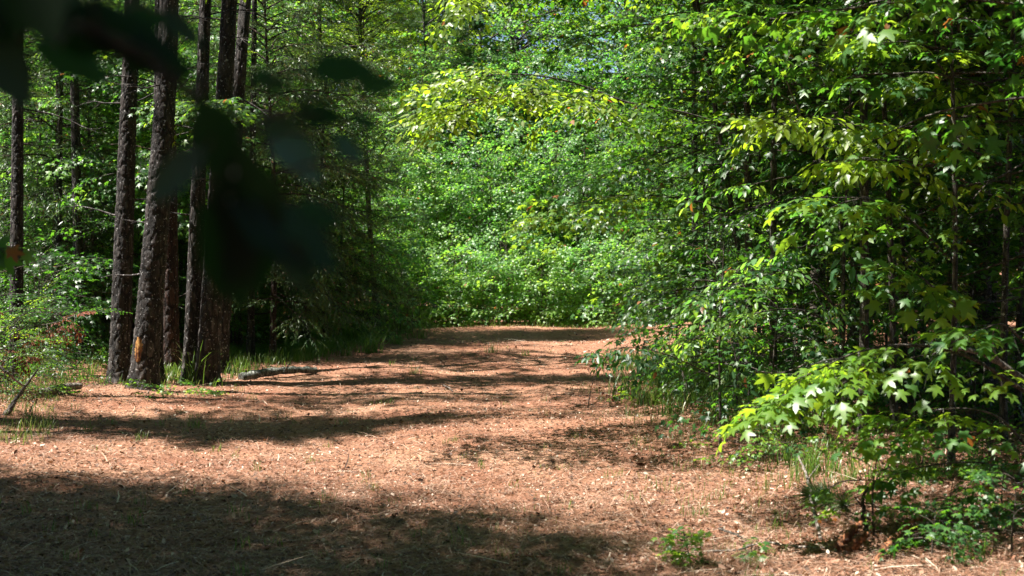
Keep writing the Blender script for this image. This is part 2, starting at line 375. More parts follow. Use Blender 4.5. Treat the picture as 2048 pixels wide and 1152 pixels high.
UP = np.array([0, 0, 1.])
def interp(pts, u):
    f = u * (len(pts) - 1); i = min(int(f), len(pts) - 2); p = pts[i] + (pts[i + 1] - pts[i]) * (f - i)
    return p, nrm(pts[i + 1] - pts[i])
def smooth_path(ctrl, n=14):
    c = np.asarray(ctrl, float)
    if len(c) < 3: return c[0] + (c[-1] - c[0]) * np.linspace(0, 1, n)[:, None]
    e = np.vstack([2 * c[0] - c[1], c, 2 * c[-1] - c[-2]]); out = []
    m = len(c) - 1; per = max(2, n // m)
    for i in range(m):
        a, b, d, g = e[i:i + 4]
        for t in np.linspace(0, 1, per, endpoint=False):
            out.append(.5 * ((2 * b) + (d - a) * t + (2 * a - 5 * b + 4 * d - g) * t ** 2 + (3 * b - a - 3 * d + g) * t ** 3))
    out.append(c[-1]); return np.array(out)
def dress(cr, pts, rng, u0, step, scale, tint, tj, face, yaw=(35, 75), flat=.25, taper=.35, endspray=True):
    ln = np.linalg.norm(np.diff(pts, axis=0), axis=1).sum(); m = max(1, int(ln * (1 - u0) / step)); sg = 1 if rng.random() < .5 else -1
    for q in range(m):
        u = u0 + (1 - u0) * (q + rng.uniform(.2, .8)) / m; p, t = interp(pts, u)
        sd = nrm(np.cross(UP, t)); a = R(rng.uniform(*yaw))
        d = t * math.cos(a) + sd * math.sin(a) * sg + UP * rng.normal(0, flat); sg = -sg
        cr.put(p, d, UP + face + rng.normal(0, .2, 3), scale * rng.uniform(.75, 1.15) * (1 - taper * u * .5), tint + rng.normal(0, tj))
    if endspray:
        p, t = interp(pts, 1.0); cr.put(p, t, UP + face + rng.normal(0, .15, 3), scale * rng.uniform(.8, 1.1), tint + rng.normal(0, tj))
def limb(rng, start, az, el, ln, droop, n=8, wob=.05):
    d = np.array([math.cos(az) * math.cos(el), math.sin(az) * math.cos(el), math.sin(el)]); ss = np.linspace(0, 1, n)
    sd = nrm(np.cross(UP, d)); ph = rng.uniform(0, 6.28)
    return start + ss[:, None] * ln * d + (ss ** 2)[:, None] * np.array([0, 0, -droop * ln]) + (np.sin(ss * 5 + ph) * wob * ln * ss)[:, None] * sd \
        + (np.sin(ss * 7 + ph * 2) * wob * .5 * ln * ss)[:, None] * UP
def bough(cr, wood, ctrl, rng, r0, sec=.6, secstep=.28, u0=.25, scale=1., step=.2, tint=.6, tj=.1, face=np.zeros(3), lift=.05, droop=.15, mi=0, flat=.2):
    """a main branch along control points with leafy side branches"""
    pts = smooth_path(ctrl, 18); wood.tube(pts, np.linspace(r0, r0 * .25, len(pts)), 6, mi)
    ln = np.linalg.norm(np.diff(pts, axis=0), axis=1).sum(); m = max(2, int(ln * (1 - u0) / secstep)); sg = 1
    for q in range(m):
        u = u0 + (1 - u0) * (q + rng.uniform(.1, .9)) / m; p, t = interp(pts, u)
        az = math.atan2(t[1], t[0]) + sg * R(rng.uniform(35, 70)); sg = -sg
        s = limb(rng, p, az, lift + rng.normal(0, .18), sec * rng.uniform(.6, 1.2) * (1.1 - .55 * u), droop, 6)
        wood.tube(s, np.linspace(r0 * .4, r0 * .15, 6), 4, mi, cap=False)
        dress(cr, s, rng, .15, step, scale, tint, tj, face, flat=flat)
    p, t = interp(pts, 1.0); cr.put(p, t, UP + face, scale, tint)
    dress(cr, pts, rng, .6, step * 1.3, scale, tint, tj, face, flat=flat)

BARKS = {'pinebark', 'bark', 'redbark'}
def tree(name, label, cat, x, y, H, r, kind, leafm, barkm='bark', n=20, t0=.2, t1=1.0, reach=1.3, el=(5, 40), droop=.2, step=.2, lean=(0, 0),
         face=(0, 0, 0), tint=.5, tj=.12, scale=1., seed=1, group=None, az=None, shape='round', boughs=(), bend=.03, sides=8, bark_detail=False,
         stems=1, spread=.0, brown=.007, ctrl=None, stubs=0, trunk_top=None, flat=.25, u0=.25, scar=False):
    rng = np.random.default_rng(seed); z0 = float(gz(x, y)) - .03
    root = empty(name, (x, y, z0)); tag(root, label, cat, group); root['leafset'] = kind
    wood = MB(); cr = Crown(kind); face = np.array(face, float)
    for st in range(stems):
        a = rng.uniform(0, 6.28); hh = H * (1 if st == 0 else rng.uniform(.6, .95)); sp_ = spread * (0 if st == 0 and stems == 1 else 1)
        if ctrl is not None: tp = smooth_path([(c[0] - x, c[1] - y, c[2] - z0) for c in ctrl], 24)
        else:
            ss = np.linspace(0, 1, 14)
            tp = np.stack([lean[0] * hh * ss + math.cos(a) * sp_ * hh * ss + np.sin(ss * 5 + a) * bend * hh * ss * .5,
                           lean[1] * hh * ss + math.sin(a) * sp_ * hh * ss + np.cos(ss * 4 + a) * bend * hh * ss * .5, hh * ss], -1)
            if stems > 1: tp[:, :2] += np.array([math.cos(a), math.sin(a)]) * .06 * st ** .5
        rr = r * (1 if st == 0 else .7)
        if bark_detail: rough_trunk(wood, tp, rr, rng, H)
        else:
            rad = rr * (1 - .8 * np.linspace(0, 1, len(tp))); rad[0] *= 1.25; wood.tube(tp, rad, sides)
        if scar and st == 0: pass
        nn = max(3, n // stems)
        for q in range(nn):
            tt = (q + rng.uniform(0, 1)) / nn; u = t0 + (t1 - t0) * tt
            p, t = interp(tp, min(u, .999))
            prof = {'round': .35 + .75 * math.sin(math.pi * min(1, .12 + tt * .88)) ** .8, 'cone': 1.1 - .85 * tt, 'vase': .4 + .7 * tt * (1.6 - tt), 'col': .8}[shape]
            A = (q * 2.399 + rng.uniform(-.5, .5)) if az is None else rng.normal(az[0], az[1])
            ln = reach * prof * rng.uniform(.7, 1.2); e = R(el[0] + (el[1] - el[0]) * tt + rng.normal(0, 8))
            s = limb(rng, p, A, e, ln, droop)
            wood.tube(s, np.linspace(min(rr * .35, .012 * ln + .004), .0035, len(s)), 4, cap=False)
            dress(cr, s, rng, u0, step, scale, tint, tj, face, flat=flat)
            if ln > 1.3:
                for k in range(int(ln / .5)):
                    uu = rng.uniform(.3, .85); pp, tq = interp(s, uu); A2 = A + (1 if k % 2 else -1) * R(rng.uniform(35, 65))
                    s2 = limb(rng, pp, A2, e * .6 + rng.normal(0, .2), ln * .42 * (1.1 - .5 * uu), droop, 6)
                    wood.tube(s2, np.linspace(.007, .003, 6), 3, cap=False); dress(cr, s2, rng, .15, step, scale, tint, tj, face, flat=flat)
    for q in range(stubs):                                           # dead lower branch stubs
        u = rng.uniform(.12, t0 if t0 > .15 else .3); p, t = interp(tp, u); A = rng.uniform(0, 6.28)
        s = limb(rng, p, A, rng.uniform(-.3, .3), rng.uniform(.2, 1.1), rng.uniform(-.1, .3), 6, .08)
        wood.tube(s, np.linspace(.011, .003, 6), 4, cap=False)
        for _ in range(2):
            pp, _t = interp(s, rng.uniform(.4, .9)); s2 = limb(rng, pp, A + rng.uniform(-1, 1), rng.uniform(-.4, .4), .25, .1, 4, .1)
            wood.tube(s2, np.linspace(.005, .002, 4), 3, cap=False)
    for bo in boughs:
        bo = dict(bo); ct = [np.asarray(c, float) - np.array([x, y, z0]) for c in bo.pop('ctrl')]
        bo.setdefault('tint', tint); bo.setdefault('scale', scale); bo.setdefault('face', face)
        kk = bo.pop('kind', kind); c2 = cr if kk == kind else Crown(kk)
        bough(c2, wood, ct, rng, bo.pop('r0', .014), **bo)
        if c2 is not cr: crowns.append(c2)
    wo_ = wood.build('trunk', [barkm], root, smooth=True, attr='plate')
    b = MB(); cr.emit(b, rng, brown=brown)
    if b.n: b.build('crown', [leafm, 'twig'], root)
    return root

def rough_trunk(wood, tp, r, rng, H):
    """pine trunk with raised bark plates and a flared foot"""
    ln = np.linalg.norm(np.diff(tp, axis=0), axis=1).sum()
    s = np.concatenate([np.arange(0, min(5.6, ln), .022), np.arange(5.6, ln, .35), [ln]]) if ln > 5.7 else np.arange(0, ln, .022)
    f = np.linspace(0, 1, len(tp)) * ln
    P = np.stack([np.interp(s, f, tp[:, k]) for k in range(3)], -1); K = 54
    th = np.arange(K) * 2 * np.pi / K; rad = r * (1 - .72 * (s / ln) ** 1.1) + r * .55 * np.exp(-s / .22) * 1.0
    TH, SS = np.meshgrid(th, s); cw = 8.0 / (2 * np.pi * r) * r * .0 + 1.0
    ncol = max(5, int(round(2 * np.pi * r / .075)))
    U = TH / (2 * np.pi) * ncol + (vnoise(TH * 3, SS * 6, 9) - .5) * .5; V = SS / .21 + (vnoise(TH * 2, SS * 3, 8) - .5) * .6
    ui = np.floor(U).astype(int); vi = np.floor(V).astype(int); d1 = np.full(U.shape, 9.); d2 = d1.copy(); cid = np.zeros(U.shape)
    sd = rng.integers(0, 1000)
    for a in (-1, 0, 1):
        for b_ in (-1, 0, 1):
            cu = ui + a; cv = vi + b_; w_ = cu % ncol
            hx = np.abs(np.sin(w_ * 12.9898 + cv * 78.233 + sd) * 43758.5453) % 1; hy = np.abs(np.sin(w_ * 39.34 + cv * 11.135 + sd) * 24634.63) % 1
            dd = np.hypot(U - cu - hx, V - cv - hy); m = dd < d1
            d2 = np.where(m, d1, np.minimum(d2, dd)); cid = np.where(m, hx, cid); d1 = np.where(m, dd, d1)
    pl = np.clip((d2 - d1) / .22, 0, 1)
    dis = pl * .009 + cid * pl * .006 + (vnoise(TH * 9, SS * 40, 3) - .5) * .005 - .008
    rr = rad[:, None] + dis * min(1, r / .12)
    v = np.stack([P[:, 0:1] + np.cos(TH) * rr, P[:, 1:2] + np.sin(TH) * rr, P[:, 2:3] + 0 * rr], -1)
    n = len(s); i = np.arange(n - 1)[:, None] * K; j = np.arange(K)[None]; k = (j + 1) % K
    q = np.stack([i + j, i + k, i + K + k, i + K + j], -1).reshape(-1)
    wood.add(v, q, np.full((n - 1) * K, 4), 0, np.clip(.25 + .75 * pl * (.6 + .6 * cid), 0, 1).ravel())


def gx(px, Y): return (px - 1024) / FPX * Y
def gY(py, h=0.0): return (CAMZ - h) * FPX / (py - HOR)

# ------------------------------------------------------------------ the pines of the left bank
def pine(name, label, px0, py0, px1, r, H, seed, crown0=.62, reach=.62, barkm='pinebark', n=20, stubs=4, group='pines along the left bank', dens=.15, Y=None, scale=1., lw=0, ty=.15):
    Yb = Y or gY(py0, .09); x0 = gx(px0, Yb); x1 = gx(px1, Yb); z1 = CAMZ + HOR / FPX * Yb; g = float(gz(x0, Yb)) - .05
    sl = (x1 - x0) / (z1 - g)
    ctrl = [(x0, Yb, g), (x0 + sl * (z1 - g) * .5 + lw, Yb, g + (z1 - g) * .5), (x1, Yb, z1), (x1 + sl * (H * .7 - z1) * .6, Yb + ty * .55, H * .7), (x1 + sl * (H - z1) * .6, Yb + ty, H)]
    return tree(name, label, 'pine tree', x0, Yb, H, r, 'crownp', 'needle', barkm, n=n, t0=crown0, reach=reach, el=(-5, 50), droop=.05, step=dens, shape='cone',
                seed=seed, group=group, ctrl=ctrl, bark_detail=True, stubs=stubs, tint=.45, scale=scale, u0=.3)
pine('pine_tree', 'dark straight pine trunk standing at the left edge behind the withered brown leaves', 30, 745, 42, .080, 13.0, 101)
pine('pine_tree', 'thick grey pine trunk just left of the scarred leaning pine', 236, 752, 268, .115, 12.2, 102)
scarred = pine('pine_tree', 'leaning pine with pale bark flecks and an orange resin scar near its foot', 283, 768, 342, .142, 12.0, 103, stubs=9, lw=.03, ty=-.9)
pine('pine_tree', 'slim dark pine trunk close behind the scarred leaning pine', 312, 748, 322, .07, 10.5, 104)
pine('pine_tree', 'reddish brown pine trunk between the scarred pine and the slim dark pair', 338, 730, 340, .115, 11.5, 105, ty=1.9, barkm='redbark')
pine('pine_tree', 'black looking pine trunk leaning right above the big grass tuft', 380, 745, 414, .095, 11.2, 106)
pine('pine_tree', 'pine trunk with sunlit scaly bark behind the big grass tuft', 412, 748, 462, .125, 11.8, 107, stubs=8)
pine('pine_tree', 'dark pine trunk standing right behind the sunlit scaly pine', 436, 728, 494, .10, 11.6, 108, ty=1.6)
pine('pine_tree', 'thin dark pine left of the path, half hidden by cedar boughs', 500, 705, 512, .05, 8.5, 109, crown0=.6, reach=.8, n=16)
pine('pine_tree', 'thin dark trunk standing in the grass left of the far thicket', 606, 668, 600, .05, 8.0, 110, crown0=.75, reach=.6, n=10)
pine('pine_tree', 'thin blackish trunk between the cedars and the far thicket', 652, 664, 640, .045, 8.0, 111, crown0=.75, reach=.6, n=10)
for i, (px, py, px1, r, sd) in enumerate([(112, 712, 128, .045, 1), (160, 716, 150, .07, 2), (12, 690, 16, .05, 3), (205, 690, 196, .045, 4), (455, 690, 470, .05, 6)]):
    pine('pine_tree', 'slim dark trunk in the gloom behind the row of big pines', px, py, px1, r, 10, 120 + sd, crown0=.7, n=6, reach=.5, group='slim trunks behind the big pines')

# the torn patch on the scarred pine
def scar_patch():
    rng = np.random.default_rng(5); root = scarred; Yb = root.location.y; wood_part = [c for c in root.children if c.name.startswith('trunk')][0]; x0 = root.location.x
    zc = CAMZ - (697 - HOR) / FPX * Yb - root.location.z; g0 = root.location.z
    x1 = gx(342, Yb); z1 = CAMZ + HOR / FPX * Yb; b = MB(); nu, nv = 14, 26; V = []
    for j in range(nv):
        v = j / (nv - 1); z = zc + (v - .5) * .26; cx = (x1 - x0) * (z + .05) / (z1 - g0) + .004
        wv = .75 * math.sin(math.pi * min(1, max(0.02, v * .93 + .05))) ** .6
        for i in range(nu):
            u = i / (nu - 1) - .5; a = R(-108) + u * wv * .8 + rng.normal(0, .05) * (abs(u) > .4); rr = .146 + .012 * (1 - (2 * u) ** 2) + rng.normal(0, .0016)
            V.append((cx + math.cos(a) * rr, math.sin(a) * rr, z + rng.normal(0, .003)))
    q = [(j * nu + i, j * nu + i + 1, (j + 1) * nu + i + 1, (j + 1) * nu + i) for j in range(nv - 1) for i in range(nu - 1)]
    b.add(V, q, [4] * len(q)); o = b.build('bark_scar', ['scar'], wood_part); o['label'] = 'orange resin scar of torn bark'
scar_patch()

# pines out of the frame on the left whose tops shade the foreground
for i, (x, y, H, sd) in enumerate([(-6.3, 11.9, 12.0, 4), (-7.6, 11.5, 12.5, 5), (-5.6, 11.4, 9.0, 8), (-7.0, 11.7, 12.6, 9), (-6.3, 13.6, 12.2, 11), (-5.0, 3.4, 12, 6), (-6.6, 2.8, 12, 7)]):
    tree('pine_tree', 'tall pine standing outside the view beside the near path', 'pine tree', x, y, H, .14, 'crownp', 'needle', 'pinebark', n=30, t0=.6, reach=.8, el=(-5, 50),
         droop=.05, step=.14, shape='cone', seed=140 + sd, group='pines beside the near path', stubs=4, u0=.2)
for i, (x, y, H, rc) in enumerate([(-6.0, 6.5, 11.0, 1.7), (-4.2, 6.2, 8.6, 1.2), (-7.6, 7.1, 11.0, 1.7), (-6.4, 4.8, 11.5, 2.0), (-8.8, 6.6, 12.0, 2.2), (-4.6, 1.4, 8.5, 2.0), (-5.5, -1, 9, 2.2), (-3.2, .4, 7, 1.5)]):
    tree('broadleaf_tree', 'leafy tree standing outside the view beside the near path', 'tree', x, y, H, .09, 'far', 'dim', n=46, t0=.52, reach=rc, el=(0, 50), droop=.12, step=.31, seed=160 + i,
         group='leafy trees beside the near path', scale=.75)

# ------------------------------------------------------------------ cedars and understory of the left bank
def cedar(label, x, y, H, reach, seed, tint=.5, n=42, group=None):
    return tree('cedar_tree', label, 'cedar tree', x, y, H, .05, 'cedar', 'cedar', 'redbark', n=int(n * 1.5), t0=.16, reach=reach, el=(-8, 35), droop=.25, step=.11, shape='col',
                seed=seed, tint=tint + .1, scale=1.35, stubs=2, brown=.03, flat=.35, group=group, face=(.1, -.2, 0))
cedar('feathery dark cedar overhanging the grass just right of the big pines', gx(545, 19.5), 19.5, 5.0, 1.15, 201, n=50)
cedar('feathery cedar with pale twig tips beside the far end of the path', gx(650, 22.5), 22.5, 4.6, 1.1, 202, .6, n=46)
cedar('ragged dark cedar in front of the leftmost pine', gx(110, 19.5), 19.5, 5.6, 1.3, 203, .35)
cedar('ragged cedar behind the scarred leaning pine', gx(265, 20.5), 20.5, 6.0, .9, 204, .4, n=26)
tree('sweetgum_tree', 'sunlit leafy tree filling the gap right of the dark pine trunks', 'tree', gx(455, 22.5), 22.5, 6.2, .03, 'gum', 'wall', n=60, t0=.12, reach=1.2, el=(-5, 40), seed=205, tint=.6, face=(-.3, -.3, 0))

def leafy(label, x, y, H, kind='tiny', leafm='dim', seed=1, reach=1.3, n=34, tint=.5, name='understory_tree', cat='tree', **kw):
    kw.setdefault('t0', .15); kw.setdefault('r', .018 * H ** .5 * 1.6); r = kw.pop('r')
    return tree(name, label, cat, x, y, H, r, kind, leafm, n=n, reach=reach, seed=seed, tint=tint, **kw)

# bright fine leaved tree whose thin forked trunk stands left of the far thicket
bright = tree('elm_tree', 'bright yellow green fine leaved tree with a thin forked trunk left of the far thicket', 'elm tree', gx(757, 24.5), 24.5, 8.2, .055, 'tiny', 'elm', n=120, t0=.36,
     reach=1.5, el=(15, 60), droop=.15, step=.13, lean=(-.07, 0), seed=210, tint=.84, scale=1.1, face=(0, -.3, 0), shape='vase',
     boughs=[dict(ctrl=[at(745, 300, 24.3), at(775, 262, 24), at(815, 290, 23.8), at(852, 362, 23.6)], sec=.35, secstep=.12, scale=.7, tint=.8, r0=.012),
             dict(ctrl=[at(750, 330, 24.3), at(800, 245, 24), at(835, 212, 23.8)], sec=.35, secstep=.15, scale=.7, tint=.8, r0=.012),
             dict(ctrl=[at(740, 200, 24.3), at(790, 130, 24), at(870, 105, 23.8)], sec=.5, secstep=.15, scale=.8, tint=.75, r0=.012)])
# young pine with round needle tufts
tree('young_pine', 'young pine with round bluish green needle tufts above the far thicket', 'pine tree', gx(848, 33.6), 33.6, 9.2, .07, 'pinehi', 'needle', 'pinebark', n=34, t0=.50,
     reach=1.4, el=(10, 50), droop=-.15, step=.30, seed=215, tint=.62, scale=1.5, face=(0, -.2, 0), u0=.45)

# ------------------------------------------------------------------ far thicket closing the end of the path
rngT = np.random.default_rng(77)
def shrub(label, x, y, H, seed, reach=.8, n=46, stems=4, kind='thick', leafm='wall', tint=.5, group=None, name='shrub', cat='shrub', **kw):
    kw.setdefault('el', (0, 50)); kw.setdefault('step', .17); kw.setdefault('face', (-.25, -.55, 0)); kw.setdefault('shape', 'col'); kw.setdefault('t0', .05)
    return tree(name, label, cat, x, y, H, .012 * H ** .5, kind, leafm, 'twig', n=n, reach=reach, stems=stems, spread=.10, seed=seed, tint=tint, group=group, sides=5, **kw)
front = [(795, 1.5, 'low bushy shrub at the left foot of the far thicket, beside the tall weeds'), (850, 1.3, None), (905, 1.5, None), (965, 1.2, None), (1025, 1.9, 'young shrub with bare upright stems in the middle of the far thicket'),
         (1085, 1.5, 'pale yellow green bush at the foot of the far thicket, right of its bare stems'), (1140, 1.3, None), (1195, 1.6, None), (1250, 1.7, None), (1310, 1.5, None), (1370, 1.6, None), (1440, 1.6, None), (1510, 1.6, None)]
for i, (px, H, lab) in enumerate(front):
    Y = 28.0 + rngT.uniform(-.2, .5)
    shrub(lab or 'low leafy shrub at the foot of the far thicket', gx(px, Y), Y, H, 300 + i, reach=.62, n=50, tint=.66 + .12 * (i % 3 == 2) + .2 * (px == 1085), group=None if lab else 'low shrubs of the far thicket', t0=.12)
for i, px in enumerate([770, 840, 900, 960, 1020, 1080, 1140, 1200, 1265, 1330, 1400, 1480, 1560]):
    Y = 30.2 + rngT.uniform(-.3, .4)
    shrub('glossy leaved young tree in the middle of the far thicket', gx(px, Y), Y, 3.9 + rngT.uniform(-.4, .5), 330 + i, reach=.95, n=78, tint=.62 + rngT.uniform(-.08, .1), group='young trees of the far thicket', name='young_tree', cat='tree', t0=.15)
for i, px in enumerate([790, 870, 945, 1020, 1090, 1165, 1250, 1340, 1430, 1530]):
    Y = 33.0 + rngT.uniform(-.3, .4); H = 6.0 + rngT.uniform(-.5, .3)
    shrub('taller dark green tree at the back of the far thicket', gx(px, Y), Y, H, 350 + i, reach=1.25, n=92, tint=.45 + rngT.uniform(-.08, .1), group='taller trees of the far thicket', name='broadleaf_tree', cat='tree', t0=.3, scale=1.1)

# ------------------------------------------------------------------ trees of the right bank
gum_kw = dict(kind='gum', leafm='gum', el=(-5, 35), droop=.22)
# slender tree with the long overhanging yellow green branch
tree('hickory_tree', 'slender dark trunk on the right with a long yellow green branch reaching over the path', 'tree', gx(1548, 12.5), 12.5, 7.8, .036, 'elm', 'elm', n=30, t0=.42, reach=1.5,
     el=(0, 40), droop=.2, seed=401, tint=.35, lean=(0, 0), bend=.01, boughs=[
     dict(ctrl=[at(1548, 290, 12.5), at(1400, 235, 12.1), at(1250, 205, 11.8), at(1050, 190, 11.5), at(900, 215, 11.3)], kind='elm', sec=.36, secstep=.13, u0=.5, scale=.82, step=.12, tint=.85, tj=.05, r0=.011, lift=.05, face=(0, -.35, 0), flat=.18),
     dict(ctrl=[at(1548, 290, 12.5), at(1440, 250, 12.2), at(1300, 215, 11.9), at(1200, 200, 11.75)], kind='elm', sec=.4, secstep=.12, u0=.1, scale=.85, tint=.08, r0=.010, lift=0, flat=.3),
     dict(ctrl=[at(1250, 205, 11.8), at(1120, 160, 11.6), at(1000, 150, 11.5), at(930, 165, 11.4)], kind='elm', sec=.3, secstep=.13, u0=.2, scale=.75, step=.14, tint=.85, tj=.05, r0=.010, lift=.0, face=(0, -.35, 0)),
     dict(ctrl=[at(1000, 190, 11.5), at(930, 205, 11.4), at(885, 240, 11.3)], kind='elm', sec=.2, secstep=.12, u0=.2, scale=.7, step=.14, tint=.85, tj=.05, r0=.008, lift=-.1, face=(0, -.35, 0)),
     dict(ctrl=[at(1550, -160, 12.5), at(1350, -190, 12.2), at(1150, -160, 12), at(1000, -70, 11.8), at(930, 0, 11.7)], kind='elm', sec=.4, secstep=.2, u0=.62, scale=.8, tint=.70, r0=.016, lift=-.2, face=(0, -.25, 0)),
     dict(ctrl=[(1.9, 12.5, 4.6), (.9, 12.9, 4.9), (-.5, 13.0, 4.8), (-1.6, 12.8, 4.6), (-2.5, 12.7, 4.2)], kind='elm', sec=.7, secstep=.10, u0=.3, scale=1., tint=.5, r0=.02, lift=0, flat=.3),
     dict(ctrl=[(1.9, 12.5, 5.2), (.6, 13.6, 5.6), (-.7, 14.1, 5.5), (-1.6, 14.3, 5.2)], kind='elm', sec=.7, secstep=.14, u0=.3, scale=1., tint=.5, r0=.02, lift=0, flat=.3)])
tree('sweetgum_tree', 'leaning dark sapling trunk crossing the upper right thicket', 'tree', gx(1520, 14.5), 14.5, 7.5, .034, n=34, t0=.30, reach=1.5, seed=402, tint=.36, lean=(-.16, 0), bend=.012, boughs=[
     dict(ctrl=[(1.9, 14.5, 4.6), (.8, 15.0, 5.3), (-.4, 15.6, 5.4), (-1.2, 16.0, 5.2)], sec=.7, secstep=.15, u0=.25, scale=1., r0=.02, lift=0, flat=.3),
     dict(ctrl=[at(1500, 440, 14.3), at(1380, 400, 14), at(1230, 392, 13.8), at(1090, 425, 13.6)], sec=.55, secstep=.18, tint=.8, tj=.05, r0=.012, scale=.9, u0=.25),
     dict(ctrl=[at(1440, 250, 14.3), at(1330, 300, 14), at(1180, 360, 13.6)], sec=.6, secstep=.2, tint=.4, r0=.012, scale=.9, u0=.25)], **gum_kw)
tree('sweetgum_tree', 'stout dark trunk standing deep in the right thicket', 'tree', gx(1722, 16), 16, 8.5, .12, n=30, t0=.4, reach=2.0, seed=403, tint=.3, **gum_kw)
tree('sweetgum_tree', 'thin sweetgum with pale star leaves high in the upper right thicket', 'tree', gx(1790, 11), 11, 6.4, .03, n=22, t0=.55, reach=1.4, seed=404, tint=.4, lean=(-.03, 0), boughs=[
     dict(ctrl=[(2.9, 10.8, 4.3), (1.6, 10.4, 4.6), (.2, 10.2, 4.6), (-1.0, 10.3, 4.4), (-2.0, 10.4, 4.1)], sec=.55, secstep=.10, tint=.5, r0=.016, scale=1., lift=0, flat=.3),
     dict(ctrl=[at(1780, 90, 11), at(1650, 55, 10.8), at(1540, 40, 10.6), at(1430, 30, 10.4)], sec=.5, secstep=.16, tint=.62, r0=.012, scale=.95),
     dict(ctrl=[at(1775, 210, 11), at(1690, 140, 10.6), at(1620, 110, 10.4)], sec=.45, secstep=.2, tint=.5, r0=.01, scale=.95)], **gum_kw)
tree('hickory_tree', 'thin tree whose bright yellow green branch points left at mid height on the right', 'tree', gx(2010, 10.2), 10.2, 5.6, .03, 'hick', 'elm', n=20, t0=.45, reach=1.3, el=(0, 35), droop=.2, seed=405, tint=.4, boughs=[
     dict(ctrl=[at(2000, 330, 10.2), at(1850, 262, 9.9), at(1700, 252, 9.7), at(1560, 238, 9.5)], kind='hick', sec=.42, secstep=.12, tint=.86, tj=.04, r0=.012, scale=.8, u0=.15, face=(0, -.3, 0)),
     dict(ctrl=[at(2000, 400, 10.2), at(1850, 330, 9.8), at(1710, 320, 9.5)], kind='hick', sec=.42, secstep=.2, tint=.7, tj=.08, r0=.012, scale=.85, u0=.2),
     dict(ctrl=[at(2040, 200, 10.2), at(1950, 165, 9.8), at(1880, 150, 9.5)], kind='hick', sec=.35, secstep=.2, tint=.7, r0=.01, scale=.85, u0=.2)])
tree('sweetgum_tree', 'sweetgum sapling holding large bright star leaves over the lower right bank', 'tree', gx(2062, 7.6), 7.6, 4.2, .024, n=14, t0=.5, reach=1.1, seed=406, tint=.45, kind='gum_short', leafm='gum', boughs=[
     dict(ctrl=[at(2062, 790, 7.6), at(1930, 710, 7.4), at(1800, 690, 7.3), at(1700, 710, 7.2), at(1620, 750, 7.1)], sec=.24, secstep=.12, tint=.85, tj=.03, r0=.012, scale=.78, u0=.15, lift=-.05, step=.15),
     dict(ctrl=[at(1800, 690, 7.3), at(1700, 760, 7.2), at(1620, 800, 7.1), at(1570, 790, 7.1), at(1525, 812, 7.1)], sec=.2, secstep=.15, tint=.84, tj=.04, r0=.008, scale=.78, u0=.2, lift=-.1, step=.15),
     dict(ctrl=[at(2062, 900, 7.6), at(1990, 830, 7.4), at(1880, 820, 7.3), at(1760, 860, 7.2)], sec=.24, secstep=.17, tint=.68, tj=.1, r0=.008, scale=.74, u0=.2, lift=-.1),
     dict(ctrl=[at(2062, 980, 7.6), at(1980, 930, 7.5), at(1880, 930, 7.4), at(1790, 950, 7.4)], sec=.24, secstep=.2, tint=.5, tj=.1, r0=.008, scale=.74, u0=.2, lift=-.1),
     dict(ctrl=[at(2062, 700, 7.6), at(2010, 650, 7.4), at(1960, 660, 7.3)], sec=.2, secstep=.2, tint=.55, r0=.008, scale=.9)])
tree('sweetgum_tree', 'sweetgum sapling with light star leaves in front of the stout dark trunk', 'tree', gx(1905, 9.4), 9.4, 4.6, .024, n=18, t0=.4, reach=1.0, seed=407, tint=.42, kind='gum_short', leafm='gum', scale=.9, boughs=[
     dict(ctrl=[at(1900, 520, 9.4), at(1820, 440, 9.2), at(1740, 400, 9.0), at(1650, 395, 8.9)], sec=.3, secstep=.13, tint=.68, tj=.12, r0=.010, scale=.95),
     dict(ctrl=[at(1900, 620, 9.4), at(1850, 560, 9.1), at(1800, 540, 8.9)], sec=.3, secstep=.15, tint=.6, tj=.12, r0=.010, scale=.95),
     dict(ctrl=[at(1900, 160, 9.4), at(1830, 90, 9.1), at(1740, 80, 8.9)], sec=.25, secstep=.2, tint=.7, tj=.12, r0=.008, scale=.9)])
tree('cherry_tree', 'sapling with narrow shiny leaves arching over the grass at mid height on the right', 'tree', gx(1690, 11), 11, 3.2, .02, 'hick', 'wall', n=12, t0=.4, reach=.9, el=(0, 35), droop=.25, seed=408, tint=.55, scale=.9, boughs=[
     dict(ctrl=[at(1690, 640, 11), at(1620, 560, 10.7), at(1530, 550, 10.4), at(1420, 590, 10.2)], kind='hick', sec=.4, secstep=.15, tint=.68, r0=.010, scale=.6, lift=0),
     dict(ctrl=[at(1690, 660, 11), at(1600, 620, 10.7), at(1500, 630, 10.5), at(1400, 680, 10.3)], kind='hick', sec=.35, secstep=.17, tint=.8, r0=.010, scale=.5, lift=0)])
tree('sweetgum_tree', 'sweetgum sapling whose leafy top bulges over the right edge of the path', 'tree', gx(1412, 15.5), 15.5, 3.3, .022, n=44, t0=.2, reach=.85, seed=409, tint=.5, face=(-.3, -.3, 0), **gum_kw)
tree('oak_sapling', 'dark lobed oak sprig leaning over the path from the right bank', 'tree', gx(1442, 10.6), 10.6, 1.6, .012, 'hick', 'gum', 'twig', n=7, t0=.4, reach=.35, el=(-5, 30), droop=.2, seed=410, tint=.25, scale=.6, boughs=[
     dict(ctrl=[at(1442, 760, 10.6), at(1350, 715, 10.2), at(1270, 695, 10), at(1215, 700, 9.9)], kind='hick', sec=.10, secstep=.12, tint=.2, r0=.006, scale=.5, lift=-.1, u0=.4)])
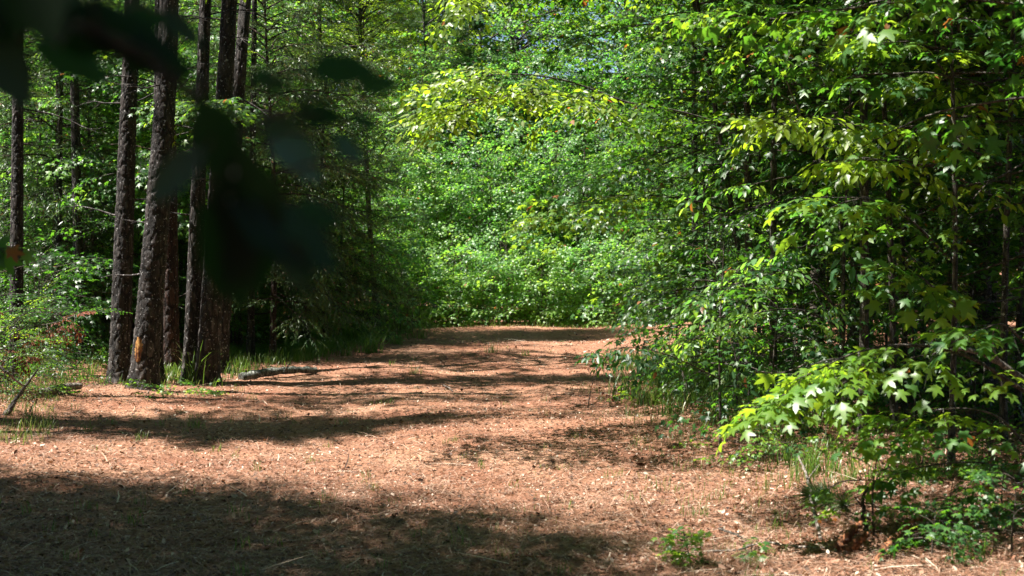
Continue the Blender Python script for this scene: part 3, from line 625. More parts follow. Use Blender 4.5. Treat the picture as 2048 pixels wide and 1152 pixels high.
for i, (x, y, H, r, rc) in enumerate([(3.5, 18.3, 11.5, .09, 2.2), (4.3, 13.0, 11, .10, 2.3), (5.4, 10.4, 11, .09, 2.3), (5.8, 16.0, 12, .10, 2.5), (7.2, 12.6, 12, .1, 2.5), (4.6, 21.5, 11, .09, 2.2), (7.5, 19.5, 12, .1, 2.5), (5.6, 7.4, 10, .08, 2.2), (9.5, 15.5, 12, .1, 2.5), (8.5, 23, 12, .1, 2.5), (2.3, 13.8, 9.2, .045, 2.0), (2.7, 10.9, 8.6, .04, 1.8), (2.2, 17.0, 9.5, .045, 2.0), (3.0, 15.4, 9.5, .05, 2.0), (3.9, 9.8, 7.5, .04, 1.6)]):
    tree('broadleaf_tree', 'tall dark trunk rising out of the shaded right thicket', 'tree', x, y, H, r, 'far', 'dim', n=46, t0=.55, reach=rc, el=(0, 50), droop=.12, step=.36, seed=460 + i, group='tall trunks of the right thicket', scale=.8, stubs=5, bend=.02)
tree('broadleaf_tree', 'tree outside the view whose low limb shades the lower right litter', 'tree', 3.5, 8.4, 6.6, .04, 'gum', 'dim', n=40, t0=.55, reach=1.5, el=(0, 50), droop=.12, step=.24, seed=481, stubs=2,
     boughs=[dict(ctrl=[(3.5, 8.4, 3.2), (2.6, 7.8, 3.5), (1.6, 7.3, 3.6), (.9, 7.1, 3.5)], sec=.5, secstep=.12, u0=.2, r0=.015, scale=1.), dict(ctrl=[(3.5, 8.4, 3.2), (2.2, 8.0, 3.6), (1.0, 7.85, 3.6), (.1, 7.8, 3.4)], sec=.45, secstep=.10, u0=.2, r0=.015, scale=1.), dict(ctrl=[(3.5, 8.5, 3.4), (2.2, 8.8, 3.8), (1.1, 8.9, 3.8)], sec=.5, secstep=.12, u0=.2, r0=.015, scale=1.), dict(ctrl=[(3.5, 8.4, 3.6), (2.8, 7.2, 4.0), (1.9, 6.7, 4.1)], sec=.5, secstep=.15, u0=.2, r0=.015, scale=1.)])
fill = [(1610, 14.2, 1.7), (1660, 13.0, 1.5), (1720, 12.2, 1.4), (1775, 13.6, 1.8), (1830, 11.6, 1.3), (1890, 13.0, 1.7), (1950, 11.2, 1.3), (2010, 12.4, 1.6), (1540, 15.4, 1.7), (1480, 14.4, 1.6), (1352, 17.2, 1.6), (1425, 18.3, 2.6), (1420, 14.0, 1.3), (1470, 17.0, 5.5), (1500, 12.6, 1.2), (1520, 15.8, 4.2), (1590, 12.0, 1.5), (1425, 15.2, 1.6), (1440, 12.9, 1.5), (1475, 11.9, 1.3), (1550, 11.0, 1.1), (1580, 17.5, 6.2), (1600, 13.6, 4.6), (1640, 15.0, 6.4), (1680, 12.4, 3.4),
        (1740, 13.8, 5.8), (1790, 16.6, 6.8), (1810, 12.0, 4.0), (1850, 14.4, 6.0), (1900, 11.8, 5.0), (1940, 15.6, 6.6), (1990, 13.0, 5.6), (2040, 11.6, 5.0), (2090, 14.4, 6.4), (1450, 19.0, 6.6), (1880, 18.2, 7.4), (1700, 19.4, 7.4), (1560, 19.8, 7.2), (2060, 17.8, 7.2),
        (2120, 9.8, 4.4), (2220, 12.4, 5.6)]
for i, (px, Y, H) in enumerate(fill):
    small = H < 2.5
    kd = ('gum', 'gum') if i % 3 else (('tiny', 'dim') if i % 2 else ('elm', 'dim'))
    tree('shrub' if small else 'understory_tree', 'low leafy shrub crowding the shaded edge of the right bank' if small else 'slender leafy tree crowding the right thicket', 'shrub' if small else 'tree',
         gx(px, Y), Y, H, .012 * H ** .6, kd[0], kd[1], 'bark', n=int(12 + 4.2 * H), t0=.12 if small else .30, reach=.55 if small else 1.15, el=(-8, 35), droop=.22, step=.24, seed=430 + i, tint=.42 + .12 * math.sin(i * 2.1), tj=.12,
         face=(-.2, -.15, 0), scale=.85 if small else 1., group='shrubs along the right bank' if small else 'slender trees of the right thicket', stubs=0 if small else 4, bend=.05)

# ------------------------------------------------------------------ left bank undergrowth
lf = [(-30, 15.2, 1.4), (60, 17.8, 1.5), (150, 19.0, 2.4), (215, 21.5, 3.2), (300, 22.5, 2.8), (380, 21.0, 2.2), (470, 20.8, 2.0), (540, 23.5, 2.6), (610, 25.0, 2.6), (690, 26.5, 2.6), (730, 25.6, 1.9), (90, 23.5, 3.6), (-10, 21.0, 3.2), (430, 25.5, 3.6), (180, 27.0, 4.2)]
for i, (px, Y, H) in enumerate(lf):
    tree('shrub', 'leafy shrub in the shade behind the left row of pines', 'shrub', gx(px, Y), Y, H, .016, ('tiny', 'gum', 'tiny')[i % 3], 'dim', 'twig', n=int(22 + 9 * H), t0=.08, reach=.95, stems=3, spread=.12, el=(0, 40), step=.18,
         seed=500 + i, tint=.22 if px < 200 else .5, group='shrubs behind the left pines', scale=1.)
shrub('bushy green shrub around the dead sticks at the left edge', gx(25, 13.6), 13.6, .75, 520, reach=.45, n=36, kind='tiny', leafm='gum', tint=.62, face=(0, 0, 0), step=.12, scale=.7)

# ------------------------------------------------------------------ woodland behind: a few kinds of tree, each copied
protos = []
for i, (k, lm, H, rc, t) in enumerate([('far', 'dim', 9.5, 2.4, .55), ('far', 'dim', 11, 2.8, .40), ('far', 'elm', 8.5, 2.2, .38), ('far', 'wall', 10.5, 2.6, .35)]):
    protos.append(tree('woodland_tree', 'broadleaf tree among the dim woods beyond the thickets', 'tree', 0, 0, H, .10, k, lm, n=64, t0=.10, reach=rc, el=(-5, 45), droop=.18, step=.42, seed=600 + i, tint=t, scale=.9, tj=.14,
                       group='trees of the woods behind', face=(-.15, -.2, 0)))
rngC = np.random.default_rng(19); tall = []
for i, (k, lm) in enumerate([('far', 'dim'), ('far', 'wall')]):
    tall.append(tree('canopy_tree', 'tall canopy tree standing outside the view around the clearing', 'tree', 0, 0, 10, .11, k, lm, n=54, t0=.46, reach=2.3, el=(0, 50), droop=.15, step=.42, seed=640 + i, tint=.4, scale=.9, group='tall trees around the clearing'))
for i, (x, y, H) in enumerate([(5.2, 4.5, 13), (4.2, 1.0, 13), (5.5, -2, 15), (1.5, -3.5, 14), (-1.5, -5, 14), (-4.5, -5, 13), (-8, -2, 13), (7.5, 2, 15), (8.5, 6, 15), (10, 10, 16), (11, 14, 16), (12, 19, 16), (11, 25, 15), (3, -7, 16), (-1, -9, 16), (-11.5, 3, 13), (-16, 9, 16), (-17, 14, 16), (-18, 20, 15), (-12, -4, 15),
                (-20, 25, 16), (12, 2, 18), (-20, 32, 16)]):
    o = tall[i] if i < 2 else copy_tree(tall[int(rngC.integers(0, 2))]); o.location = (x, y, float(gz(x, y)) - .05); o.rotation_euler.z = rngC.uniform(0, 6.28); o.scale = (H / 10,) * 3
rngB = np.random.default_rng(9); spots = []
for Y, x0, x1, st in [(25.5, -10, -4.6, 2.6), (30, -13, -3.6, 2.7), (35, -15, 14, 2.9), (41, -17, 17, 3.1), (48, -20, 20, 3.4), (24.5, 6.6, 10, 2.7), (30.5, 7.2, 12, 2.7), (56, -23, 23, 4)]:
    x = x0
    while x < x1: spots.append((x + rngB.uniform(-.7, .7), Y + rngB.uniform(-1.3, 1.3))); x += st
for i in range(14):                                                  # woods all round the camera close the horizon
    a = R(85 + i * 14.5); spots.append((math.sin(a) * 15, math.cos(a) * 15 + 3))
for i, (x, y) in enumerate(spots):
    gap = abs(x / y * FPX + 1024 - 1140) < 100 and y > 33
    room = (-2.8 - x) / .488 if (x < 0 and 22 < y < 37) else 99
    o = protos[i % 4] if i < 4 else copy_tree(protos[int(rngB.integers(0, 4))])
    s_ = rngB.uniform(.85, 1.2) * (.42 if gap else 1) * (1 + max(0, y - 35) * .010)
    if room < 99: s_ = min(s_, max(.48, room / 14.0))
    o.location = (x, y, float(gz(x, y)) - .05); o.rotation_euler.z = rngB.uniform(0, 6.28); o.scale = (s_,) * 3


def gp(px, py, up=0.0):
    """the ground point seen at a pixel"""
    Y = gY(py)
    for _ in range(6): Y = gY(py, float(gz(gx(px, Y), Y)) + up)
    return np.array([gx(px, Y), Y, float(gz(gx(px, Y), Y)) + up])

# more trees of the left woods, in and between the pines
for i, (px, Y, H, k, lm, t, lab) in enumerate([
        (330, 18.6, 4.4, 'gum', 'gum', .45, 'sweetgum sapling with light star leaves between the scarred pine and the big grass tuft'),
        (170, 21.5, 5.6, 'tiny', 'wall', .6, None), (20, 22.5, 6.0, 'tiny', 'dim', .5, None), (440, 24.0, 6.6, 'thick', 'wall', .55, None), (560, 26.0, 6.4, 'thick', 'wall', .72, None),
        (640, 27.5, 4.2, 'thick', 'wall', .55, None), (545, 23.2, 6.4, 'thick', 'wall', .62, None), (615, 22.4, 4.3, 'tiny', 'wall', .6, None), (680, 23.4, 4.0, 'thick', 'wall', .6, None), (480, 21.6, 6.0, 'tiny', 'dim', .7, None), (700, 28.6, 3.4, 'thick', 'wall', .55, None), (300, 25.5, 6.2, 'tiny', 'wall', .65, None), (100, 26.5, 6.8, 'thick', 'wall', .5, None), (385, 28.5, 6.4, 'thick', 'wall', .72, None),
        (220, 30.5, 6.6, 'thick', 'wall', .5, None), (500, 30.5, 6.0, 'thick', 'wall', .62, None), (20, 29, 7, 'thick', 'wall', .5, None), (75, 20.6, 5.8, 'gum', 'wall', .6, None), (190, 19.8, 5.4, 'gum', 'wall', .6, None), (262, 22.8, 6.0, 'thick', 'wall', .68, None), (358, 21.4, 6.0, 'gum', 'wall', .66, None), (140, 24.5, 6.4, 'thick', 'wall', .68, None), (470, 26.4, 6.6, 'thick', 'wall', .72, None)]):
    tree('understory_tree' if not lab else 'sweetgum_tree', lab or 'slender leafy tree among the shaded trunks of the left woods', 'tree', gx(px, Y), Y, H, .03, k, lm, n=int(12 + 9 * H) if not lab else 22, t0=.12 if not lab else .45,
         reach=1.25 if not lab else 1.0, el=(-5, 40), step=.2, seed=560 + i, tint=t, boughs=([dict(ctrl=[at(330, 240, 18.6), at(350, 215, 17), at(385, 205, 15.8), at(430, 215, 15.2)], sec=.4, secstep=.16, tint=.6, r0=.01, scale=.9, u0=.35)] if lab else []), group=None if lab else 'slender trees of the left woods', bend=.05, stubs=3, face=(-.2, -.35, 0))

# ------------------------------------------------------------------ litter on the ground (nobody could count it)
def scatter(rng, n, x0=None, x1=None, y0=5.6, y1=30, wide=1.5):
    """even over the bent perspective: more pieces per square metre near the viewpoint"""
    y = 1 / rng.uniform(1 / y1, 1 / y0, n); x = rng.uniform(-1, 1, n) * y * .36 * wide
    if x0 is not None: x = rng.uniform(x0, x1, n)
    return x, y
def litter():
    rng = np.random.default_rng(21)
    b = MB()
    T = (np.array([(0, 0, 0), (.25, -.24, .12), (.65, -.26, .10), (1, 0, .16), (.7, .27, .02), (.3, .25, .14), (.5, 0, -.02)]), [0, 1, 2, 3, 6, 0, 6, 3, 4, 5], [5, 5])
    def put(n, s0, s1, tint, tilt, T=T, sel=None, lift=.012, y0=5.6):
        x, y = scatter(rng, n, y0=y0)
        if sel is not None:
            k = rng.random(n) < sel(x, y); x = x[k]; y = y[k]; n = len(x)
        a = rng.uniform(0, 6.28, n); d = np.stack([np.cos(a), np.sin(a), rng.normal(0, tilt, n)], -1); up = UP + rng.normal(0, tilt, (n, 3))
        s_ = rng.uniform(s0, s1, n) * (1 + .02 * (y - 8)); P = np.stack([x, y, gzf(x, y) + rng.uniform(.001, lift, n)], -1)
        V, L, Z, lid = leaf_block(T, P, d, up, s_)
        b.add(V, L, Z, 0, np.clip(tint(x, y, n), 0, 1)[lid])
    side = lambda x: sstep(.2, 1.8, x)
    put(60000, .016, .042, lambda x, y, n: rng.beta(1.1, 1.1, n) * .95 + .08 * side(x), .45, sel=lambda x, y: (.25 + .9 * vnoise(x * 1.6, y * 1.1, 33)) * (.28 + .72 * side(x)) + .25 * sstep(-1.2, -3, x) * sstep(14, 7, y))
    put(260, .045, .07, lambda x, y, n: rng.beta(2.5, 1.4, n), .4, sel=lambda x, y: .1 + .9 * side(x), lift=.03)
    put(70000, .008, .024, lambda x, y, n: rng.beta(1.2, 1.0, n), .45)                                     # chips and crumbs of bark
    C = (np.array([(0, -.5, 0), (1, -.35, .1), (1, .4, .1), (.1, .5, 0)]), [0, 1, 2, 3], [4])
    put(42000, .008, .024, lambda x, y, n: rng.uniform(.0, .5, n), .3, T=C)
    Nn = (np.array([(0, -.010, 0), (.5, -.010, .05), (1, -.004, .0), (1, .004, .0), (.5, .010, .05), (0, .010, 0)]), [0, 1, 4, 5, 1, 2, 3, 4], [4, 4])
    put(150000, .08, .16, lambda x, y, n: rng.beta(2, 1.6, n) * .9, .10, T=Nn, lift=.02)
    TW = (np.array([(0, -.012, 0), (.4, -.010, .02), (.7, .03, .03), (1, .05, .0), (.7, .045, .03), (.4, .012, .02), (0, .012, 0)]), [0, 1, 5, 6, 1, 2, 4, 5, 2, 3, 4], [4, 4, 3])
    put(1500, .10, .38, lambda x, y, n: rng.beta(.7, .7, n), .06, T=TW, lift=.03)
    o = b.build('leaf_litter', ['litter']); tag(o, 'brown leaves, bark chips and pine needles strewn over the path', 'leaf litter', kind='stuff')
litter()

# ------------------------------------------------------------------ grass
def blades(b, rng, P, h, spread, tint, w=.006, lean=.5):
    """curved blades from root points P"""
    n = len(P); a = rng.uniform(0, 6.28, n); h = h * rng.uniform(.6, 1.15, n); l = rng.uniform(.15, 1, n) * lean
    o = np.stack([np.cos(a), np.sin(a), 0 * a], -1); sd = np.stack([-np.sin(a), np.cos(a), 0 * a], -1); k = 5; V = []
    for j in range(k):
        t = j / (k - 1); c = P + o * (h * l * t ** 1.8)[:, None] + UP * (h * (t - .38 * l * t ** 3))[:, None]
        ww = (w * (1 - t * .92) * np.minimum(1.2, h / .2 + .35))[:, None]; V += [c - sd * ww, c + sd * ww]
    V = np.stack(V, 1); L = []
    for j in range(k - 1): L += [2 * j, 2 * j + 1, 2 * j + 3, 2 * j + 2]
    loops = (np.array(L)[None] + np.arange(n)[:, None] * 2 * k).ravel()
    b.add(V.reshape(-1, 3), loops, np.full(n * (k - 1), 4), 0, np.repeat(np.clip(tint, 0, 1), 2 * k))
def grass():
    rng = np.random.default_rng(31); b = MB()
    def clumps(x, y, nb, h, sp, tm, w=.004, lean=.7):
        for X, Y in zip(x, y):
            n = max(3, int(rng.poisson(nb))); p = np.stack([X + rng.normal(0, sp, n), Y + rng.normal(0, sp, n)], -1); hh = h * rng.uniform(.5, 1.4)
            blades(b, rng, np.column_stack([p, gz(p[:, 0], p[:, 1])]), np.full(n, hh), 0, tm + rng.normal(0, .10, n), w, lean)
    x, y = scatter(rng, 900, wide=1.2); k = rng.random(len(x)) < .25 + .75 * vnoise(x * .8, y * .5, 12) ** 2; clumps(x[k], y[k], 9, .07, .03, .52, .0042)
    x, y = scatter(rng, 500, wide=1.2); clumps(x, y, 5, .045, .03, .9, .0028)                          # dry straw coloured
    n = 620; y = rng.uniform(15.5, 28.5, n); x = -4.3 + (y - 15.5) * .150 + rng.normal(0, .45, n); clumps(x, y, 14, .15, .07, .45, .005)
    n = 200; y = rng.uniform(19, 27.5, n); x = -3.1 + (y - 19) * .13 + rng.normal(0, .25, n); clumps(x, y, 14, .2, .07, .40, .005)
    n = 260; y = rng.uniform(8.5, 20, n); x = 1.95 - .055 * (y - 8.5) + np.abs(rng.normal(0, .6, n)); clumps(x, y, 12, .16, .07, .42, .005)
    n = 260; y = rng.uniform(13, 18.5, n); x = 1.6 + rng.uniform(0, 1.3, n); clumps(x, y, 12, .26, .08, .30, .005)
    n = 160; y = rng.uniform(10.8, 14.5, n); x = -3.6 - (y - 11) * .3 - np.abs(rng.normal(0, .5, n)); clumps(x, y, 8, .10, .06, .6, .004)
    n = 260; y = rng.uniform(13, 21, n); x = -4.8 - rng.uniform(0, 4, n); clumps(x, y, 10, .2, .08, .45, .005)
    n = 240; y = rng.uniform(8.2, 16, n); x = 1.7 - .05 * (y - 8) + rng.normal(0, .35, n); clumps(x, y, 6, .09, .05, .62, .004)
    n = 160; y = rng.uniform(26.8, 28.2, n); x = rng.uniform(-2.4, 6, n); clumps(x, y, 10, .10, .06, .55, .006)
    o = b.build('grass', ['grass']); tag(o, 'short green and straw coloured grass growing through the litter', 'grass', kind='stuff')
grass()
TUFTS = [(395, 768, 90, .42, 'tall green grass tuft at the foot of the sunlit scaly pine'), (300, 770, 55, .45, 'grass tuft at the foot of the scarred leaning pine'), (352, 762, 48, .45, 'smaller grass tuft left of the tall tuft under the pines'),
         (742, 706, 66, .25, 'dense dark grass tuft where the left verge meets the far end of the path'), (690, 712, 40, .28, None), (795, 690, 40, .35, None), (648, 700, 36, .28, None), (840, 676, 34, .5, None),
         (1252, 792, 85, .38, 'upright grass tuft at the left foot of the right bank'), (1300, 812, 70, .36, None), (1345, 830, 75, .34, None), (1420, 850, 75, .32, None), (1630, 945, 85, .40, 'thin bluish grass tuft on the litter below the bright star leaves'), (1705, 965, 60, .5, None),
         (175, 865, 34, .6, None), (395, 858, 36, .62, None), (220, 850, 22, .6, None), (1010, 1118, 40, .6, 'small grass tuft in the shade at the bottom of the path'), (1256, 1106, 24, .62, None), (725, 972, 20, .55, None), (1128, 942, 22, .5, None), (935, 918, 22, .6, None), (505, 800, 22, .6, None), (830, 748, 26, .62, None), (985, 706, 30, .62, None),
         (1050, 712, 24, .62, None), (620, 925, 22, .58, None), (1660, 905, 50, .45, None), (1480, 860, 60, .34, None), (60, 850, 34, .6, None), (1950, 1120, 60, .4, None)]
for i, (px, py, hp, t, lab) in enumerate(TUFTS):
    rng = np.random.default_rng(700 + i); p = gp(px, py); h = hp / FPX * p[1] * 1.12; n = int(14 + h * 120)
    b = MB(); q = np.stack([rng.normal(0, .03 + h * .09, n), rng.normal(0, .03 + h * .09, n), np.zeros(n)], -1)
    blades(b, rng, q, h * rng.uniform(.5, 1.1, n), 0, t + rng.normal(0, .13, n) + .35 * (rng.random(n) < .15), .0028 + h * .0045, 1.1)
    o = b.build('grass_tuft', ['grass']); o.location = (p[0], p[1], p[2] - .01)
    tag(o, lab or ('short wispy grass tuft growing out of the bare litter' if hp < 45 else 'leafy grass tuft on the shaded verge beside the path'), 'grass tuft', None if lab else ('wispy tufts on the bare litter' if hp < 45 else 'grass tufts on the shaded verge'))

def undergrowth():
    rng = np.random.default_rng(41); b = MB()
    for kd, n, mi, sc, tm in [('tiny', 1500, 0, .6, .5), ('gum', 900, 1, .55, .45)]:
        cr = Crown(kd); m = 0
        while m < n:
            if rng.random() < .62: y = rng.uniform(14.5, 34); x = -4.7 - rng.uniform(0, 9) - (0 if y < 22 else -1.6)
            else: y = rng.uniform(8, 21); x = 2.9 - .07 * (y - 8) + rng.uniform(0, 5)
            if x > 0 and y < 11 and rng.random() < .6: continue
            if vnoise(x * .9, y * .9, 14) < .42: continue
            m += 1; a = rng.uniform(0, 6.28); d = np.array([math.cos(a) * .7, math.sin(a) * .7, .75])
            cr.put(np.array([x, y, float(gz(x, y))]), d, UP + rng.normal(0, .2, 3), sc * rng.uniform(.5, 1.3), tm + rng.normal(0, .12))
        cr.emit(b, rng, mi=(mi, 2))
    o = b.build('undergrowth', ['dim', 'gum', 'twig']); tag(o, 'low leafy seedlings and vines covering the woodland floor', 'ground cover', kind='stuff')
undergrowth()

# ------------------------------------------------------------------ tall weeds left of the far thicket
for i, (px, py, h, lab) in enumerate([(800, 672, .95, 'feathery tall weed at the left foot of the far thicket'), (776, 668, .8, 'feathery tall weed standing in the verge grass beside the far thicket'), (822, 668, .65, 'shorter feathery weed nearest the path at the far thicket')]):
    p = gp(px, py); tree('tall_weed', lab, 'weed', p[0], p[1], h * 1.3, .008, 'cedar', 'grass', 'twig', n=26, t0=.05, reach=.22, el=(45, 75), droop=.1, step=.09, shape='col', seed=720 + i, stems=5, spread=.12, tint=.45, scale=.6, sides=4)

# ------------------------------------------------------------------ logs, sticks, stumps
def stick(name, label, cat, paths, matn, sides=8, rough=.0, seed=1):
    """paths: list of (control points, r0, r1); one mesh"""
    rng = np.random.default_rng(seed); b = MB(); o3 = np.asarray(paths[0][0][0], float)
    for ct, r0, r1 in paths:
        pts = smooth_path([np.asarray(c, float) - o3 for c in ct], 22); n = len(pts); pts = pts + rng.normal(0, min(r0, .01) * .35, pts.shape)
        b.tube(pts, np.linspace(r0, r1, n) * (1 + rng.normal(0, rough, n)), sides)
    o = b.build(name, [matn], smooth=sides > 5, attr='plate'); o.location = o3; return tag(o, label, cat)
A = gp(480, 756, .03); B = gp(632, 741, .05)
stick('fallen_log', 'mossy grey log lying on the verge right of the pines', 'log', [([A, A + (B - A) * .3 + [0, 0, .03], A + (B - A) * .65 + [0, .05, .03], B], .055, .038), ([A + (B - A) * .55, A + (B - A) * .6 + [.05, -.1, .12]], .014, .008)], 'log', 12, .10)
A = gp(80, 790, .03); B = gp(158, 772, .05)
stick('fallen_log', 'pale weathered log in the shade left of the scarred pine', 'log', [([A, A + (B - A) * .5 + [0, 0, .02], B], .05, .03)], 'deadwood', 12, .12)
A = gp(8, 832); Y0 = A[1]
stick('broken_stick', 'split pale stick leaning up out of the left edge shrub', 'stick', [([A, at(40, 785, Y0), at(75, 738, Y0)], .026, .006), ([A + [.02, 0, 0], at(30, 800, Y0 - .05), at(48, 772, Y0 - .05)], .018, .006)], 'deadwood', 7, .15)
stick('broken_stick', 'grey stick slanting down through the left edge shrub', 'stick', [([at(-20, 718, Y0 + .3), at(20, 752, Y0 + .3), gp(70, 800, .02)], .015, .008)], 'deadwood', 6, .1)
stick('fallen_twig', 'thin white twig lying across the litter below the bright star leaves', 'twig', [([gp(1600, 915, .12), gp(1618, 960, .10), gp(1626, 1010, .05), gp(1645, 1080, .01)], .007, .010), ([gp(1618, 960, .10), gp(1640, 930, .12)], .004, .002)], 'deadwood', 6, .1)
stick('fallen_twig', 'crooked pale twig lying beside the little seedling near the bottom', 'twig', [([gp(1418, 1106, .01), gp(1480, 1102, .02), gp(1530, 1088, .02), gp(1600, 1096, .015), gp(1695, 1100, .02)], .005, .007), ([gp(1530, 1088, .02), gp(1545, 1070, .05)], .003, .0015)], 'deadwood', 6, .1)
stick('fallen_twig', 'short dark twig lying on the sunlit litter near the rotten stump', 'twig', [([gp(1440, 1060, .02), gp(1475, 1072, .03), gp(1500, 1085, .01)], .008, .004)], 'bark', 6, .1)
stick('fallen_twig', 'thin brown twig lying in the middle of the sunlit path', 'twig', [([gp(835, 922, .01), gp(870, 924, .012), gp(893, 912, .02)], .005, .003)], 'redwood', 5, .1)
stick('fallen_twig', 'thin twig lying in the shade at the bottom of the path', 'twig', [([gp(1020, 1118, .01), gp(1070, 1116, .012), gp(1110, 1118, .01)], .005, .003)], 'redwood', 5, .1)
stick('fallen_twig', 'short pale twig on the path just beyond the far shadow bands', 'twig', [([gp(885, 770, .01), gp(898, 776, .03), gp(905, 782, .01)], .009, .006)], 'deadwood', 5, .1)
stick('fallen_twig', 'straight pale twig leaning in the verge grass at the far thicket', 'twig', [([gp(783, 655, .01), at(797, 634, 26.5)], .010, .006)], 'deadwood', 5, .1)
stick('dead_sapling', 'bare pale broken stem with a fork in the dark right bank', 'dead stem', [([at(1372, 800, 13.2) - [0, 0, .02], at(1366, 735, 13.2), at(1362, 720, 13.2)], .009, .006), ([at(1360, 728, 13.2), at(1382, 690, 13.1), at(1396, 668, 13.0)], .007, .003), ([at(1380, 792, 13.1), at(1364, 732, 13.1), at(1366, 690, 13.1)], .007, .004)], 'deadwood', 5, .1)
stick('dead_branch', 'arched bare grey branch over the lower right star leaves', 'dead branch', [([at(2090, 790, 8.4), at(2000, 725, 8.3), at(1940, 700, 8.2), at(1895, 700, 8.2)], .022, .010), ([at(2000, 725, 8.3), at(1985, 690, 8.2), at(1990, 655, 8.1)], .008, .003)], 'deadwood', 8, .08)
stick('dead_branch', 'curved pale twig hanging in front of the slender right trunks', 'dead branch', [([at(1640, 708, 10.5), at(1610, 730, 10.5), at(1560, 746, 10.5), at(1512, 742, 10.5)], .008, .004), ([at(1560, 746, 10.5), at(1530, 735, 10.4)], .004, .002)], 'deadwood', 5, .1)
stick('dead_branch', 'tangle of bare broken branches in the gap left of the arched grey branch', 'dead branch', [([at(1840, 640, 12), at(1885, 655, 11.9), at(1925, 690, 11.8), gp(1950, 830)], .024, .02), ([at(1885, 622, 11.9), at(1900, 655, 11.8), at(1918, 680, 11.8)], .014, .010), ([at(1918, 680, 11.8), at(1950, 640, 11.6), at(1960, 600, 11.6)], .010, .004), ([at(1900, 655, 11.8), at(1935, 645, 11.6)], .006, .003)], 'deadwood', 7, .1)
stick('dead_branch', 'thin pale dead branch crossing the upper right thicket', 'dead branch', [([at(1655, 360, 10.6), at(1590, 210, 10.8), at(1570, 160, 10.8)], .010, .005), ([at(1590, 210, 10.8), at(1560, 190, 10.7)], .005, .002)], 'deadwood', 5, .1)
stick('burnt_stem', 'dark crooked stub standing in the litter behind the rotten stump', 'dead stem', [([gp(1742, 1095, -.02), at(1732, 1040, 7.3), at(1728, 1000, 7.3), at(1740, 975, 7.3)], .014, .006), ([at(1730, 1020, 7.3), at(1712, 995, 7.25)], .006, .003)], 'twig', 6, .15)
stick('rotten_stump', 'split red brown rotten wood rising from the litter at the lower right', 'stump', [([gp(1682, 1108, .0), at(1702, 1072, 7.0), at(1728, 1045, 7.0)], .045, .012), ([gp(1700, 1112, .0), at(1722, 1082, 6.95), at(1745, 1066, 6.95)], .035, .01), ([gp(1760, 1130, .0), at(1800, 1070, 7.0), at(1850, 1030, 7.0)], .028, .012), ([gp(1795, 1120, .0), at(1830, 1085, 7.0), at(1880, 1065, 7.0)], .02, .006)], 'redwood', 7, .25)

# ------------------------------------------------------------------ seedlings on the litter
def seedling(label, px, py, hp, seed, sc=.5, n=8, reach=None, kind='gum', leafm='gum', tint=.7, name='seedling', lean=(0, 0)):
    p = gp(px, py); H = hp / FPX * p[1]
    tree(name, label, 'seedling', p[0], p[1], H, .004 + H * .006, kind, leafm, 'twig', n=n, t0=.3, reach=reach or H * .38, el=(0, 40), droop=.2, step=.11, seed=seed, tint=tint, scale=sc, sides=5, bend=.1, lean=lean, u0=.35)
seedling('little green seedling on the sunlit litter at the bottom right', 1384, 1134, 84, 801, .34, 8, reach=.03, kind='gum_short', lean=(-.15, 0))
seedling('tiny seedling beside the crooked pale twig', 1506, 1120, 44, 802, .42, 4, reach=.03, kind='gum_short')
seedling('slender seedling behind the dark crooked stub, its top lit yellow green', 1752, 1082, 235, 803, .42, 13, tint=.66)
seedling('low sapling with toothed light leaves at the edge of the right bank', 1478, 935, 85, 804, .45, 8, reach=.22, tint=.72)
seedling('leafy low sapling just left of the slender seedling', 1560, 930, 60, 805, .45, 7, reach=.2, tint=.55)
seedling('leafy seedling in the shade at the right edge of the litter', 1905, 1075, 130, 806, .4, 8, tint=.45)
seedling('seedling with star leaves close to the lower right corner', 2030, 1120, 180, 807, .42, 10, tint=.42)
seedling('low seedling in the dim litter behind the slender seedling', 1850, 960, 90, 808, .4, 8, tint=.45)
seedling('bushy dark seedling filling the lower right corner', 2010, 1040, 130, 814, .45, 10, tint=.25)
seedling('dark leafy seedling between the rotten stump and the lower right corner', 1870, 1120, 110, 815, .5, 10, tint=.35)
seedling('low seedling at the shaded edge beneath the arched grey branch', 1980, 960, 110, 809, .42, 8, tint=.5)
seedling('small leafy seedling in front of the tall grass tuft', 402, 792, 22, 810, .5, 6, tint=.6, reach=.1)
seedling('low leafy seedling in front of the scarred pine', 296, 792, 22, 811, .5, 6, tint=.6, reach=.1)
seedling('bare thin seedling with a few brown leaves standing on the path side', 1176, 815, 105, 812, .35, 3, tint=.1, leafm='deadleaf', reach=.07, lean=(.18, 0))
seedling('bright little plant in front of the upright grass tuft', 1285, 806, 24, 813, .55, 6, tint=.8, reach=.1)

def pine_sprig():
    rng = np.random.default_rng(61); p = gp(1700, 1010, .05); root = empty('fallen_pine_sprig', p); tag(root, 'green pine sprig lying on the litter left of the dark crooked stub', 'pine sprig')
    wd = MB(); cr = Crown('pinehi'); L = [gp(1700, 1010, .05) - p, gp(1665, 1000, .06) - p, gp(1640, 995, .05) - p]
    wd.tube(smooth_path(L, 10), np.linspace(.006, .003, 11)[:len(smooth_path(L, 10))], 5)
    for (px, py, dx, dy, s_) in [(1650, 996, -1, .3, .62), (1668, 1003, -.8, -.8, .6), (1672, 992, -.6, .9, .6), (1690, 1008, -.3, -1, .5), (1645, 990, -1, .9, .5)]:
        cr.put(gp(px, py, .05) - p, np.array([dx, dy, .1]), UP + rng.normal(0, .3, 3), s_, .75)
    wd.build('twig', ['twig'], root, attr='plate'); b = MB(); cr.emit(b, rng); b.build('needles', ['needle', 'twig'], root)
pine_sprig()

